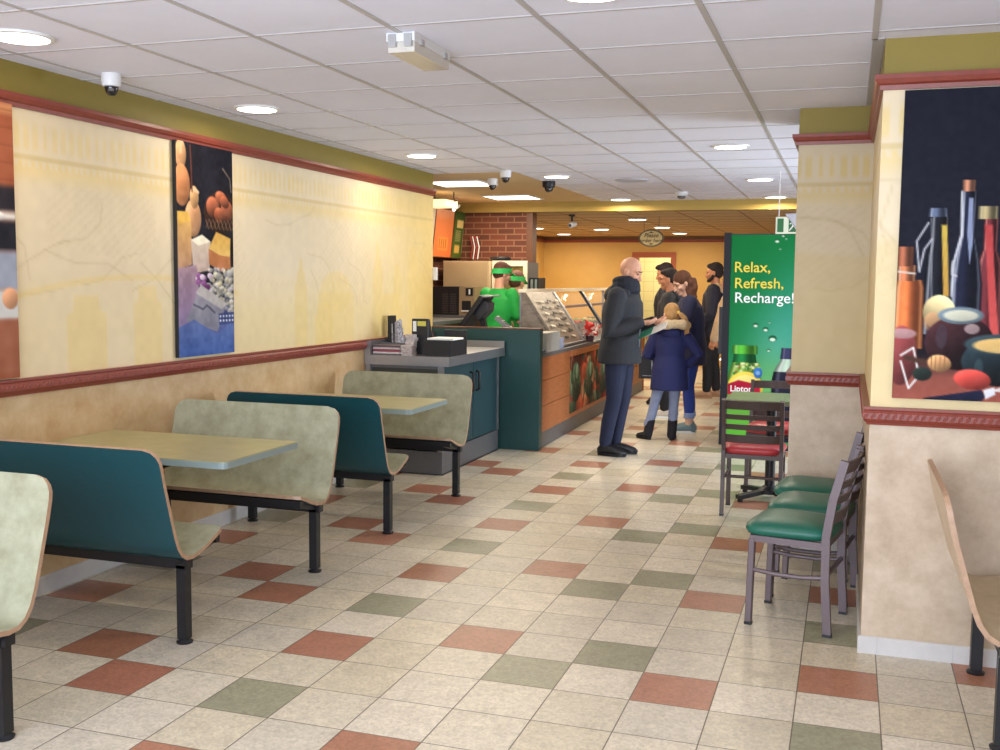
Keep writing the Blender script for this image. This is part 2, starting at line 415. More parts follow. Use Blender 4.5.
# ---------------------------------------------------------------- walls with the printed mural
def mural(u0, W, left=True, d=0.012):
    """faded architectural mural; u0 is the distance along the wall of the left edge"""
    H = TOP0 - RAIL1 + 0.04
    p = Paint(W, H, d, (226, 208, 174)); rs = np.random.RandomState(11)
    Y = p.u + u0
    p.mix(np.clip(0.35 + p.noise(0.9, 0.6, 1), 0, 1) * 0.6, (232, 216, 188))
    yl = (229, 200, 124)
    # warm lower haze
    p.mix(np.clip((p.v - 0.72) / 0.35, 0, 1) * np.clip(0.55 + p.noise(1.3, 0.5, 2), 0, 1) * 0.6, (226, 202, 136))
    if left: p.mix(np.clip((Y - 7.6) / 1.5, 0, 1) * 0.65, (224, 192, 106))
    # fluted frieze and cornice under the top rail
    fl = (np.sin(Y * 2 * PI / 0.062) > -0.1) * np.clip((p.v - 0.05) / 0.05, 0, 1) * np.clip((0.21 - p.v) / 0.03, 0, 1)
    p.mix(fl * (0.62 + p.noise(0.8, 0.3, 3)), yl)
    p.mix(p.soft(np.abs(p.v - 0.235) - 0.012) * 0.55, (206, 178, 110))
    p.mix(p.soft(np.abs(p.v - 0.265) - 0.014) * (np.sin(Y * 2 * PI / 0.045) > 0) * 0.6, yl)
    p.mix(np.clip((p.v - 0.27) / 0.02, 0, 1) * np.clip((0.37 - p.v) / 0.08, 0, 1) * 0.55, yl)
    # faint street-map lines
    for k in range(int(W * 3.2) + 2):
        a = rs.uniform(-0.2, W); b = rs.uniform(0.36, 0.95); pts = [(a, b)]; ang = rs.uniform(-0.5, 0.5)
        for q in range(rs.randint(3, 6)):
            ang += rs.uniform(-0.7, 0.7); l = rs.uniform(0.08, 0.25)
            pts.append((pts[-1][0] + l * math.cos(ang), min(1.0, pts[-1][1] + l * math.sin(ang) * 0.8)))
        p.line(pts, 0.008, (184, 162, 112), 0.34)
    hatch = (np.sin((Y * 1.0 + p.v * 1.4) * 2 * PI / 0.07) > 0.55) & (p.noise(0.5, 1, 5) > 0.1) & (p.v > 0.36) & (p.v < 0.85)
    p.mix(hatch * 0.10, (190, 164, 108))
    # skyline silhouettes in faded yellow
    def tower(c, w, top, tip=0.0):
        c -= u0
        if tip: p.poly([(c - w * 0.08, top - tip), (c + w * 0.08, top - tip), (c + w * 0.2, top), (c - w * 0.2, top)], yl, a=0.5)
        p.poly([(c - w * 0.3, top), (c + w * 0.3, top), (c + w * 0.34, top + 0.08), (c + w * 0.5, top + 0.1), (c + w * 0.5, H), (c - w * 0.5, H), (c - w * 0.5, top + 0.1), (c - w * 0.34, top + 0.08)], yl, a=0.48)
    if left:
        for c, w, t, tip in ((8.05, 0.2, 0.62, 0.14), (8.45, 0.16, 0.66, 0), (6.75, 0.18, 0.75, 0.1), (8.8, 0.2, 0.5, 0), (7.1, 0.3, 0.98, 0), (8.3, 0.5, 0.92, 0), (9.05, 0.3, 0.74, 0), (5.0, 0.25, 0.85, 0), (4.5, 0.3, 0.9, 0), (3.0, 0.4, 0.8, 0)): tower(c, w, t, tip)
        c = 7.3 - u0
        p.ell(c, 0.9, 0.26, 0.16, yl, shade=0, a=0.4); p.poly([(c - 0.3, 0.9), (c + 0.3, 0.9), (c + 0.3, H), (c - 0.3, H)], yl, a=0.4)
        # arch of a bridge
        p.line([(4.0 + 0.16 * k - u0, 0.80 + 0.10 * ((k - 6) / 6) ** 2) for k in range(13)], 0.03, yl, 0.5)
    else:
        p.mix(np.clip((p.v - .62 - p.noise(.3, .06, 7)) / .05, 0, 1) * .4, (222, 196, 132))
    p.c += p.noise(0.05, 3, 9)[..., None]
    return p

def wall_section(bm, pa, pb, ud, lower=1, olive=2, left=False, u0=0.0, shade_tint=1.0):
    """pa: top-left floor point, pb: bottom-right; one wall face: skirt-to-rail laminate, mural, olive band to the ceiling"""
    L = (Vector(pb) - Vector(pa)).length
    p = mural(u0, L, left); p.c *= np.array([shade_tint, shade_tint * .99, shade_tint * .97]) if shade_tint < 1 else 1.0; me = p.mesh((pa[0], pa[1], TOP0 + 0.01), (ud[0], ud[1], 0), (0, 0, -1))
    n0 = len(bm.faces); bm.from_mesh(me); bpy.data.meshes.remove(me)
    quad(bm, [(pa[0], pa[1], RAIL1 - .035), (pa[0], pa[1], 0), (pb[0], pb[1], 0), (pb[0], pb[1], RAIL1 - .035)], lower)
    quad(bm, [(pa[0], pa[1], CZ), (pa[0], pa[1], TOP0), (pb[0], pb[1], TOP0), (pb[0], pb[1], CZ)], olive)

bm = bmesh.new()
wall_section(bm, (WX, -0.6), (WX, YE), (0, 1), left=True, u0=-0.6)
bx(bm, WX - 0.14, WX - 0.002, -0.6, YE, 0, CZ, 3)
struct('wall_left', bm, [M['mural'], M['tan'], M['olive'], M['darkwood']])

bm = bmesh.new()
wall_section(bm, (CX, CY), (2.6, CY), (1, 0), u0=0.0)
wall_section(bm, (CX, PY), (CX, CY), (0, -1), u0=2.0)
wall_section(bm, (PX, PY), (CX, PY), (1, 0), u0=3.3, shade_tint=.87)  # mural colours darkened to paint in the shade on the second pillar's face
wall_section(bm, (PX, 6.98), (PX, PY), (0, -1), u0=5.0)
bx(bm, CX + 0.002, 2.6, CY + 0.002, 6.979, 0, CZ, 3); bx(bm, PX + 0.002, CX + 0.002, PY + 0.002, 6.978, 0, CZ, 3)
struct('wall_right', bm, [M['mural'], M['tan_r'], M['olive'], M['darkwood']])

# mouldings: cornice rail and rope-carved chair rail
def rail_profile(z0, z1, out, rope):
    h = z1 - z0
    if rope: return [(0, z0), (out * .45, z0), (out * .55, z0 + h * .14), (out * .8, z0 + h * .2), (out, z0 + h * .34), (out, z0 + h * .66), (out * .8, z0 + h * .8), (out * .95, z0 + h * .86), (out * .95, z1), (0, z1)]
    return [(0, z0), (out * .35, z0), (out * .45, z0 + h * .3), (out * .75, z0 + h * .42), (out, z0 + h * .7), (out, z1), (0, z1)]
def rope_beads(bm, a, b, out, z, nrm):
    a = Vector(a); b = Vector(b); L = (b - a).length; n = int(L / 0.028); d = (b - a) / n
    for k in range(n):
        p = a + d * (k + 0.5) + Vector(nrm) * (out - .003)
        g = bmesh.ops.create_uvsphere(bm, u_segments=6, v_segments=4, radius=1.0)
        ax = d.normalized() * 0.6 + Vector((0, 0, 1)) * 0.8
        q = ax.to_track_quat('Z', 'Y').to_matrix().to_4x4()
        bmesh.ops.transform(bm, matrix=Matrix.Translation(p + Vector((0, 0, z))) @ q @ Matrix.Diagonal((0.009, 0.0075, 0.016, 1)), verts=g['verts'])
lpath = [(WX, -0.6), (WX, YE)]
rpath = [(PX, 6.98), (PX, PY), (CX, PY), (CX, CY), (2.6, CY)]
bm = bmesh.new(); sweep(bm, lpath, rail_profile(TOP0, TOP1, 0.035, False)); struct('trim_1', bm, M['trimwood'])
bm = bmesh.new(); sweep(bm, lpath, rail_profile(RAIL0, RAIL1, 0.028, True)); rope_beads(bm, (WX, 2.8, 0), (WX, 7.8, 0), 0.028, (RAIL0 + RAIL1) / 2, (1, 0, 0)); struct('trim_2', bm, M['trimwood'])
rp = list(reversed(rpath))
def flip(prof): return [(-o, z) for o, z in prof]
bm = bmesh.new(); sweep(bm, rp, flip(rail_profile(TOP0, TOP1, 0.035, False))); struct('trim_3', bm, M['trimwood'])
bm = bmesh.new(); sweep(bm, rp, flip(rail_profile(RAIL0 - .018, RAIL1 - .022, 0.028, True)))
rope_beads(bm, (CX - .03, CY, 0), (1.0, CY, 0), 0.028, (RAIL0 + RAIL1) / 2 - .02, (0, -1, 0)); rope_beads(bm, (CX, CY, 0), (CX, PY, 0), 0.028, (RAIL0 + RAIL1) / 2 - .02, (-1, 0, 0)); rope_beads(bm, (PX, PY, 0), (CX, PY, 0), 0.028, (RAIL0 + RAIL1) / 2 - .02, (0, -1, 0))
struct('trim_4', bm, M['trimwood'])
def skirting(name, path, flipit=False, h=0.088):
    pr = [(0, 0), (0.012, 0), (0.012, h - 0.006), (0.007, h), (0, h)]
    bm = bmesh.new(); sweep(bm, path, flip(pr) if flipit else pr)
    if flipit:                                   # tile joints
        for k in range(8): bx(bm, .168 + .2986 * k, .171 + .2986 * k, CY - .0126, CY - .011, .002, h - .004, 1)
    struct(name, bm, [M['skirt'], M['ceilbar']])
skirting('baseboard_left', lpath)
skirting('baseboard_right', rp, True, 0.075)

# ---------------------------------------------------------------- ceilings
CG, CO = 0.6095, (-1.158, 3.893)     # ceiling grid pitch and one node
bm = bmesh.new()
def cq(x0, x1, y0, y1, z, mi): quad(bm, [(x0, y0, z), (x0, y1, z), (x1, y1, z), (x1, y0, z)], mi)
KX, BY = -2.95, 12.85                # edge of the kitchen ceiling, bulkhead
cq(WX, 2.6, -0.6, 4.69, CZ, 0); cq(WX, CX + .001, 4.69, PY, CZ, 0); cq(WX, PX + .3, PY, YE, CZ, 0); cq(KX, 2.6, YE, BY, CZ, 0); cq(PX + .3, 2.6, 6.9, YE, CZ, 0)
def bars(x0, x1, y0, y1):
    w = 0.012
    for k in range(-9, 9):
        x = CO[0] + k * CG
        if x0 < x < x1: bx(bm, x - w, x + w, y0, y1, CZ - 0.004, CZ + 0.01, 1)
    for k in range(-9, 20):
        y = CO[1] + k * CG
        if y0 < y < y1: bx(bm, x0, x1, y - w * 0.62, y + w * 0.62, CZ - 0.0035, CZ + 0.01, 1)
bars(WX, 2.6, -0.6, CY); bars(WX, CX - .055, CY, PY); bars(WX, PX, PY, YE); bars(KX, 2.5, YE, BY)
bx(bm, CX - 0.05, CX - 0.005, CY - .02, PY - .03, CZ - 0.004, CZ + 0.01, 1)
struct('ceiling', bm, [M['ceil'], M['ceilbar']])
bm = bmesh.new(); cq(-5.1, WX, YE - 0.14, YE, CZ, 0); cq(-5.1, KX, YE, BY, CZ, 0); struct('ceiling_kitchen', bm, M['ceiltan'])
FZ = 2.45                            # lower ceiling of the far room
bm = bmesh.new(); cq(-5.8, 2.6, BY, 19.9, FZ, 0)
for k in range(1, 12):
    x = -5.8 + k * 0.75; bx(bm, x - .006, x + .006, BY, 19.9, FZ - 0.004, FZ + 0.002, 1)
for k in range(1, 12):
    y = BY + k * 0.61; bx(bm, -5.8, 2.6, y - .006, y + .006, FZ - 0.003, FZ + 0.002, 1)
struct('ceiling_far', bm, [mat('brown_tan_ceiling', S(190, 160, 118), .85), M['brownband']])
bm = bmesh.new(); bx(bm, -5.1, 2.6, BY - .02, BY + .1, FZ, CZ + .02); struct('trim_5', bm, mat('olive_bulkhead', S(176, 146, 70), 0.6))

# ---------------------------------------------------------------- far room, kitchen walls
YB = 19.81
bm = bmesh.new()
bx(bm, -5.8, -3.92, YB, YB + .1, 0, FZ + .05, 0); bx(bm, -3.11, 2.6, YB, YB + .1, 0, FZ + .05, 0); bx(bm, -3.92, -3.11, YB, YB + .1, 2.13, FZ + .05, 0)
bx(bm, -5.8, 2.6, YB - .006, YB, 2.385, FZ, 1)
struct('wall_back', bm, [M['ochre'], M['brownband']])
bm = bmesh.new(); bx(bm, -5.8, -5.685, BY + .1, YB, 0, FZ + .05, 0); bx(bm, -5.69, -5.68, BY + .1, YB, 2.385, FZ, 1); struct('wall_far_left', bm, [M['ochre'], M['brownband']])
bm = bmesh.new(); sweep(bm, [(-5.68, 14), (-5.68, YB), (2.6, YB)], rail_profile(2.335, 2.39, 0.03, False)); struct('trim_6', bm, M['trimwood'])
bm = bmesh.new(); bx(bm, 2.6, 2.7, -0.6, 8.2, 0, CZ, 0); bx(bm, 2.6, 2.7, 10.0, YB, 0, CZ, 0); bx(bm, 2.6, 2.7, 8.2, 10.0, 2.1, CZ, 0); struct('wall_far_right', bm, [M['tan_r']])
bm = bmesh.new(); bx(bm, -5.1, -4.95, YE - .14, BY + .1, 0, CZ, 0); bx(bm, -5.1, WX - .14, YE - .16, YE - .0, 0, CZ, 0); struct('wall_kitchen', bm, M['brick'])
bm = bmesh.new(); bx(bm, -4.95, -3.93, BY + .05, BY + .2, 0, FZ, 0); bx(bm, -3.93, -3.85, BY + .03, BY + .22, 0, FZ, 1); struct('wall_brick', bm, [M['brick'], M['darkwood']])
# side entrance behind the pillar: glazed door in the right wall, daylight comes in here
bm = bmesh.new()
for y0, y1, z0, z1 in ((8.2, 8.28, 0, 2.1), (9.92, 10.0, 0, 2.1), (8.2, 10.0, 2.02, 2.1), (8.2, 10.0, 0, 0.1), (9.06, 9.14, 0, 2.1)): bx(bm, 2.62, 2.68, y0, y1, z0, z1)
struct('window_1', bm, M['dsteel'])
# far doorway with its lit tiled corridor
bm = bmesh.new(); fr = ((-3.93, -3.82, 0, 2.15), (-3.19, -3.1, 0, 2.15), (-3.82, -3.19, 2.05, 2.15))
for x0, x1, z0, z1 in fr: bx(bm, x0, x1, YB - .03, YB + .12, z0, z1)
d = struct('door_1', bm, mat('orange_door_frame', S(160, 76, 32), 0.4))
bm = bmesh.new(); bx(bm, -3.22, -3.185, YB + .1, YB + .8, 0.01, 2.04); obj('door_leaf', bm, mat('orange_door', S(196, 104, 48), 0.4), d)
bm = bmesh.new()
bx(bm, -4.4, -2.6, YB + 1.6, YB + 1.7, 0, 2.6); bx(bm, -4.4, -4.3, YB + .1, YB + 1.6, 0, 2.6); bx(bm, -2.7, -2.6, YB + .1, YB + 1.6, 0, 2.6); bx(bm, -4.4, -2.6, YB + .1, YB + 1.7, 2.55, 2.65); bx(bm, -4.4, -2.6, YB + .1, YB + 1.7, -.05, 0.0)
def tile_mat():
    m = mat('cream_wall_tile', S(230, 222, 176), 0.35); nt = m.node_tree; N = nt.nodes
    tc = N.new('ShaderNodeTexCoord'); sx = N.new('ShaderNodeSeparateXYZ'); cb = N.new('ShaderNodeCombineXYZ')
    nt.links.new(tc.outputs['Object'], sx.inputs[0]); nt.links.new(sx.outputs['X'], cb.inputs['X']); nt.links.new(sx.outputs['Z'], cb.inputs['Y'])
    t = N.new('ShaderNodeTexBrick'); t.offset = 0; nt.links.new(cb.outputs[0], t.inputs['Vector']); t.inputs['Scale'].default_value = 1
    t.inputs['Color1'].default_value = (*S(232, 224, 178), 1); t.inputs['Color2'].default_value = (*S(228, 218, 170), 1); t.inputs['Mortar'].default_value = (*S(206, 196, 150), 1)
    t.inputs['Brick Width'].default_value = 0.2; t.inputs['Row Height'].default_value = 0.2; t.inputs['Mortar Size'].default_value = 0.006
    nt.links.new(t.outputs['Color'], N['Principled BSDF'].inputs['Base Color']); return m
struct('wall_corridor', bm, tile_mat())

# ---------------------------------------------------------------- booth benches and tables
PROF = [(0.0, 0.462), (0.02, 0.458), (0.06, 0.443), (0.12, 0.418), (0.18, 0.398), (0.235, 0.389), (0.275, 0.392), (0.305, 0.41), (0.33, 0.445), (0.35, 0.495), (0.372, 0.57), (0.395, 0.65), (0.415, 0.72), (0.432, 0.79), (0.438, 0.82), (0.444, 0.845), (0.449, 0.865), (0.452, 0.875)]
def shell_bm(W, t=0.018):
    """moulded bench shell; seat front at y=0, back at y=+; x from 0 to W; materials: 0 face, 1 back, 2 edge"""
    bm = bmesh.new(); n = len(PROF); s = [0.0]
    for (a, b), (c, d) in zip(PROF, PROF[1:]): s.append(s[-1] + math.hypot(c - a, d - b))
    tot = s[-1]
    def inset(k):
        e = 0.0
        for dist, r in ((tot - s[k], 0.075), (s[k], 0.035)):
            if dist < r: e = max(e, r - math.sqrt(max(0, r * r - (r - dist) ** 2)))
        return e
    nrm = []
    for i in range(n):
        a = PROF[max(i - 1, 0)]; b = PROF[min(i + 1, n - 1)]; d = Vector((b[0] - a[0], b[1] - a[1])).normalized()
        nrm.append(Vector((-d.y, d.x)))            # towards the sitter
    cols = [0, 0.02, 0.06, 0.15, 0.35, 0.65, 0.85, 0.94, 0.98, 1.0]
    F = []; B = []
    for i in range(n):
        e = inset(i); x0, x1 = e, W - e
        F.append([bm.verts.new((x0 + (x1 - x0) * c, PROF[i][0], PROF[i][1])) for c in cols])
        B.append([bm.verts.new((x0 + (x1 - x0) * c, PROF[i][0] - nrm[i].x * t, PROF[i][1] - nrm[i].y * t)) for c in cols])
    m = len(cols)
    for i in range(n - 1):
        for k in range(m - 1):
            bm.faces.new((F[i][k], F[i][k + 1], F[i + 1][k + 1], F[i + 1][k])).material_index = 0
            bm.faces.new((B[i][k], B[i + 1][k], B[i + 1][k + 1], B[i][k + 1])).material_index = 1
        bm.faces.new((F[i][0], F[i + 1][0], B[i + 1][0], B[i][0])).material_index = 2
        bm.faces.new((F[i][-1], B[i][-1], B[i + 1][-1], F[i + 1][-1])).material_index = 2
    for k in range(m - 1):
        bm.faces.new((F[0][k], B[0][k], B[0][k + 1], F[0][k + 1])).material_index = 2
        bm.faces.new((F[-1][k], F[-1][k + 1], B[-1][k + 1], B[-1][k])).material_index = 2
    bmesh.ops.recalc_face_normals(bm, faces=bm.faces[:])
    return bm
def bench(label, loc, rotz, W=1.055, backmat=None, group='booth benches', facemat=None):
    t = thing('booth_bench', label, 'bench', loc, rotz, group)
    obj('seat_shell', shell_bm(W), [facemat or M['bench'], backmat or M['teal'], M['edgeply']], t, smooth='auto')
    bm = bmesh.new()
    bx(bm, 0.01, W - 0.01, 0.225, 0.27, 0.33, 0.374); bx(bm, 0.01, W - 0.01, 0.02, 0.05, 0.395, 0.432)
    for x in (0.03, W - 0.07): bar(bm, (x + .02, 0.27, 0.352), (x + .02, 0.035, 0.412), 0.04, 0.04)
    obj('seat_frame', bm, M['black'], t)
    for x in ((0.042 if rotz > 3 else 0.06), W - 0.05):
        lg = obj('leg', box(x - .022, x + .022, 0.225, 0.27, 0.02, 0.345, 0.003, 1), M['black'], t)
        bm = bmesh.new(); lathe(bm, [(0.034, 0), (0.036, 0.008), (0.02, 0.018), (0.016, 0.03)], (x, 0.2475, 0), 16)
        obj('foot_glide', bm, M['blackpl'], lg, smooth='auto')
    return t
BW = 1.055; BX0 = -3.685
# benches facing the camera: seat front at smaller y;  facing away: turned by 180 degrees
bench('grey-green mottled bench cut by the left edge of the picture', (BX0, 2.50, 0), 0)
bench('booth bench showing its dark teal back, in front of the nearest booth table', (BX0 + BW, 4.012, 0), PI)
bench('grey-green mottled bench facing the camera behind the nearest booth table', (BX0, 4.70, 0), 0)
bench('booth bench showing its dark teal back, in front of the farther booth table', (BX0 + BW, 6.124, 0), PI)
bench('grey-green mottled bench facing the camera, against the steel condiment cabinet', (BX0, 6.845, 0), 0)
# lone bench at the right, its back to the aisle
bench('tan booth bench seen from behind its edge at the right edge of the picture', (0.795, 3.75, 0), PI / 2, W=0.85, facemat=mat('sand_laminate', S(202, 182, 148), .36, var=1, scale=10, col2=S(182, 160, 124)), backmat=mat('tan_bench_back', S(204, 182, 156), 0.4, var=0.08, scale=8))

def booth_table(label, y0, y1):
    t = thing('booth_table', label, 'table', (WX, (y0 + y1) / 2, 0), 0, 'booth tables'); d = (y1 - y0) / 2; L = 1.135
    def slab(g, z0, z1):
        bm = bmesh.new(); r = 0.035; pts = [(0.004, -d - g), (L - r, -d - g)]
        for k in range(5): a = -PI / 2 + k * PI / 8; pts.append((L - r + (r + g) * math.cos(a), -d + r + (r + g) * math.sin(a)))
        for k in range(5): a = k * PI / 8; pts.append((L - r + (r + g) * math.cos(a), d - r + (r + g) * math.sin(a)))
        pts += [(L - r, d + g), (0.004, d + g)]
        prism(bm, pts, 'Z', z0, z1); return bm
    obj('tabletop', slab(-0.006, 0.722, 0.751), M['table'], t)
    obj('edge_band', slab(0.0, 0.718, 0.747), M['tabledge'], t)
    bm = bmesh.new(); bx(bm, 0.004, 0.03, -0.2, 0.2, 0.45, 0.718)
    for s in (-0.17, 0.17): prism(bm, [(0.03, 0.717), (0.75, 0.717), (0.75, 0.69), (0.03, 0.47)], 'Y', s - .012, s + .012)
    obj('wall_bracket', bm, M['black'], t)
booth_table('olive wall-mounted booth table nearest the camera', 4.01, 4.69)
booth_table('olive wall-mounted booth table beside the steel condiment cabinet', 6.11, 6.78)
# ---------------------------------------------------------------- dining chairs
def make_chair(label, loc, rotz, fm, sm, group, gname):
    """metal ladder-back chair, front towards local +x"""
    t = thing('dining_chair', label, 'chair', loc, rotz, group)
    hw = 0.19
    for s in (-1, 1):
        bm = bmesh.new(); bar(bm, (0.172, s * (hw - .005), 0.012), (0.165, s * (hw - .005), 0.408), 0.03, 0.03, (1, 0, 0)); bev(bm, .004, 1)
        bar(bm, (0.172, s * (hw - .005), 0), (0.172, s * (hw - .005), 0.013), 0.032, 0.032, (1, 0, 0), 1)
        obj('leg', bm, [fm, M['blackpl']], t)
        bm = bmesh.new()
        P = [(-0.185, s * hw, 0.012), (-0.168, s * hw, 0.25), (-0.166, s * hw, 0.45), (-0.19, s * hw, 0.62), (-0.235, s * hw, 0.8)]
        for a, b in zip(P, P[1:]): bar(bm, a, b, 0.026, 0.036, (1, 0, 0))
        bar(bm, (-.185, s * hw, 0), (-.185, s * hw, .013), 0.028, 0.038, (1, 0, 0), 1)
        obj('back_post', bm, [fm, M['blackpl']], t)
    bm = bmesh.new()
    for s in (-1, 1): bar(bm, (-0.165, s * (hw - .004), 0.408), (0.17, s * (hw - .004), 0.408), 0.022, 0.03)
    bar(bm, (0.165, -hw, 0.408), (0.165, hw, 0.408), 0.022, 0.03); bar(bm, (-0.16, -hw, 0.408), (-0.16, hw, 0.408), 0.022, 0.03)
    obj('seat_frame', bm, fm, t)
    for s in (-1, 1):
        bm = bmesh.new(); tube(bm, [(-0.17, s * (hw - .003), 0.265), (-0.06, s * (hw - .003), 0.252), (0.06, s * (hw - .003), 0.252), (0.168, s * (hw - .003), 0.262)], 0.011, 8)
        obj('stretcher', bm, fm, t, smooth=True)
    bm = bmesh.new(); tube(bm, [(-0.168, -hw, 0.27), (-0.168, hw, 0.27)], 0.011, 8); obj('stretcher', bm, fm, t, smooth=True)
    for z0, z1 in ((0.735, 0.795), (0.665, 0.7), (0.595, 0.632), (0.505, 0.56)):
        bm = bmesh.new(); n = 8; R = []
        for k in range(n + 1):
            y = -hw + 2 * hw * k / n; c = 0.028 * (1 - (2 * k / n - 1) ** 2); row = []
            for z in (z0, z1):
                xb = np.interp(z, [0.45, 0.62, 0.8], [-0.166, -0.19, -0.235]) - c
                row += [bm.verts.new((xb - .005, y, z)), bm.verts.new((xb + .005, y, z))]
            R.append(row)
        for a, b in zip(R, R[1:]):
            for q in ((0, 1), (1, 3), (3, 2), (2, 0)): bm.faces.new((a[q[0]], a[q[1]], b[q[1]], b[q[0]]))
        bm.faces.new((R[0][0], R[0][1], R[0][3], R[0][2])); bm.faces.new((R[-1][0], R[-1][2], R[-1][3], R[-1][1]))
        bmesh.ops.recalc_face_normals(bm, faces=bm.faces[:])
        obj('back_slat', bm, fm, t)
    # padded cushion: rounded trapezoid dome
    bm = bmesh.new(); n = 36; rows = []
    for z, g, dome in ((0.422, -0.012, 0), (0.428, 0.0, 0), (0.446, 0.010, 0), (0.462, 0.006, 0), (0.477, -0.012, 0), (0.489, -0.05, 0), (0.495, -0.11, 0)):
        ring = []
        for k in range(n):
            a = 2 * PI * k / n; c, s_ = math.cos(a), math.sin(a); e = 0.38
            x = math.copysign(abs(c) ** e, c) * (0.19 + g) + 0.012; wy = 0.195 + 0.015 * (x / 0.2)
            y = math.copysign(abs(s_) ** e, s_) * (wy + g)
            ring.append(bm.verts.new((x, y, z)))
        rows.append(ring)
    for a, b in zip(rows, rows[1:]):
        for k in range(n): bm.faces.new((a[k], a[(k + 1) % n], b[(k + 1) % n], b[k]))
    bm.faces.new(list(reversed(rows[0]))); bm.faces.new(rows[-1])
    obj('seat_cushion', bm, sm, t, smooth=True)
    return t
greyfr = mat('taupe_metal_frame', S(106, 92, 95), 0.38, metal=0.25)
brownfr = mat('dark_brown_metal_frame', S(74, 60, 56), 0.4, metal=0.25)
greenv = mat('green_vinyl', S(24, 96, 78), 0.4, var=0.06, scale=10)
redv = mat('red_vinyl', S(176, 52, 58), 0.4, var=0.06, scale=10)
a = math.radians(170)
ch0 = make_chair('green-cushioned chair with a taupe metal frame, nearest of the row along the wall', (-0.185, 5.02, 0), a, greyfr, greenv, 'green chairs along the wall', 'x')
for k, (x, y, r, lab) in enumerate(((-0.125, 5.50, 172, 'green-cushioned chair in the middle of the row along the wall'), (-0.130, 5.97, 174, 'green-cushioned chair farthest along the row, next to the second pillar'))):
    c = copy_tree(ch0); c.location = (x, y, 0); c.rotation_euler = (0, 0, math.radians(r)); c['label'] = lab
rc = make_chair('red-cushioned dark brown chair with its back to the camera at the green table', (-0.578, 7.33, 0), PI / 2, brownfr, redv, 'red chairs at the green table', 'x')
c = copy_tree(rc); c.location = (-0.52, 8.42, 0); c.rotation_euler = (0, 0, -PI / 2); c['label'] = 'red-cushioned dark brown chair facing the camera behind the green table'
t = thing('pedestal_table', 'small square green table on a black pedestal in front of the drinks cooler', 'table', (-0.50, 7.83, 0))
obj('tabletop', box(-0.31, 0.31, -0.30, 0.30, 0.722, 0.752, 0.006), M['table2'], t)
bm = bmesh.new(); cyl(bm, (0, 0, 0.06), 0.036, 0.655, 20); cyl(bm, (0, 0, 0.695), 0.13, 0.026, 24); obj('pedestal', bm, M['black'], t, smooth='auto')
bm = bmesh.new(); lathe(bm, [(0.09, 0.045), (0.08, 0.07), (0.04, 0.1)], seg=20)
for k in range(4):
    q = k * PI / 2 + PI / 4; d = (math.cos(q), math.sin(q)); bar(bm, (d[0] * .04, d[1] * .04, 0.06), (d[0] * .29, d[1] * .29, 0.036), 0.055, 0.03)
    cyl(bm, (d[0] * .27, d[1] * .27, 0), 0.02, 0.025, 12)
obj('base', bm, M['black'], t)

# ---------------------------------------------------------------- posters on the walls
def board(name, label, p, origin, ud, nrm, group, th=0.03):
    """printed board with dark edges, hung on a wall"""
    W, H = p.W, p.H; o = Vector(origin); u = Vector(ud); n = Vector(nrm)
    me = p.mesh(o + n * (th + 0.0005), u, (0, 0, -1)); bm = bmesh.new(); bm.from_mesh(me); bpy.data.meshes.remove(me)
    c = [o + n * 0.004, o + u * W + n * 0.004, o + u * W + n * th, o + n * th]
    A = [bm.verts.new(q) for q in c]; B = [bm.verts.new(q - Vector((0, 0, H))) for q in c]
    for q in ((0, 1, 2, 3), (0, 1, 1, 0)): pass
    fs = [bm.faces.new(A), bm.faces.new(list(reversed(B)))]
    for i in range(4): j = (i + 1) % 4; fs.append(bm.faces.new((A[i], B[i], B[j], A[j])))
    for f in fs: f.material_index = 1
    bmesh.ops.recalc_face_normals(bm, faces=fs)
    return tag(obj(name, bm, [M['print'], M['blackpl']]), label, 'poster', group)

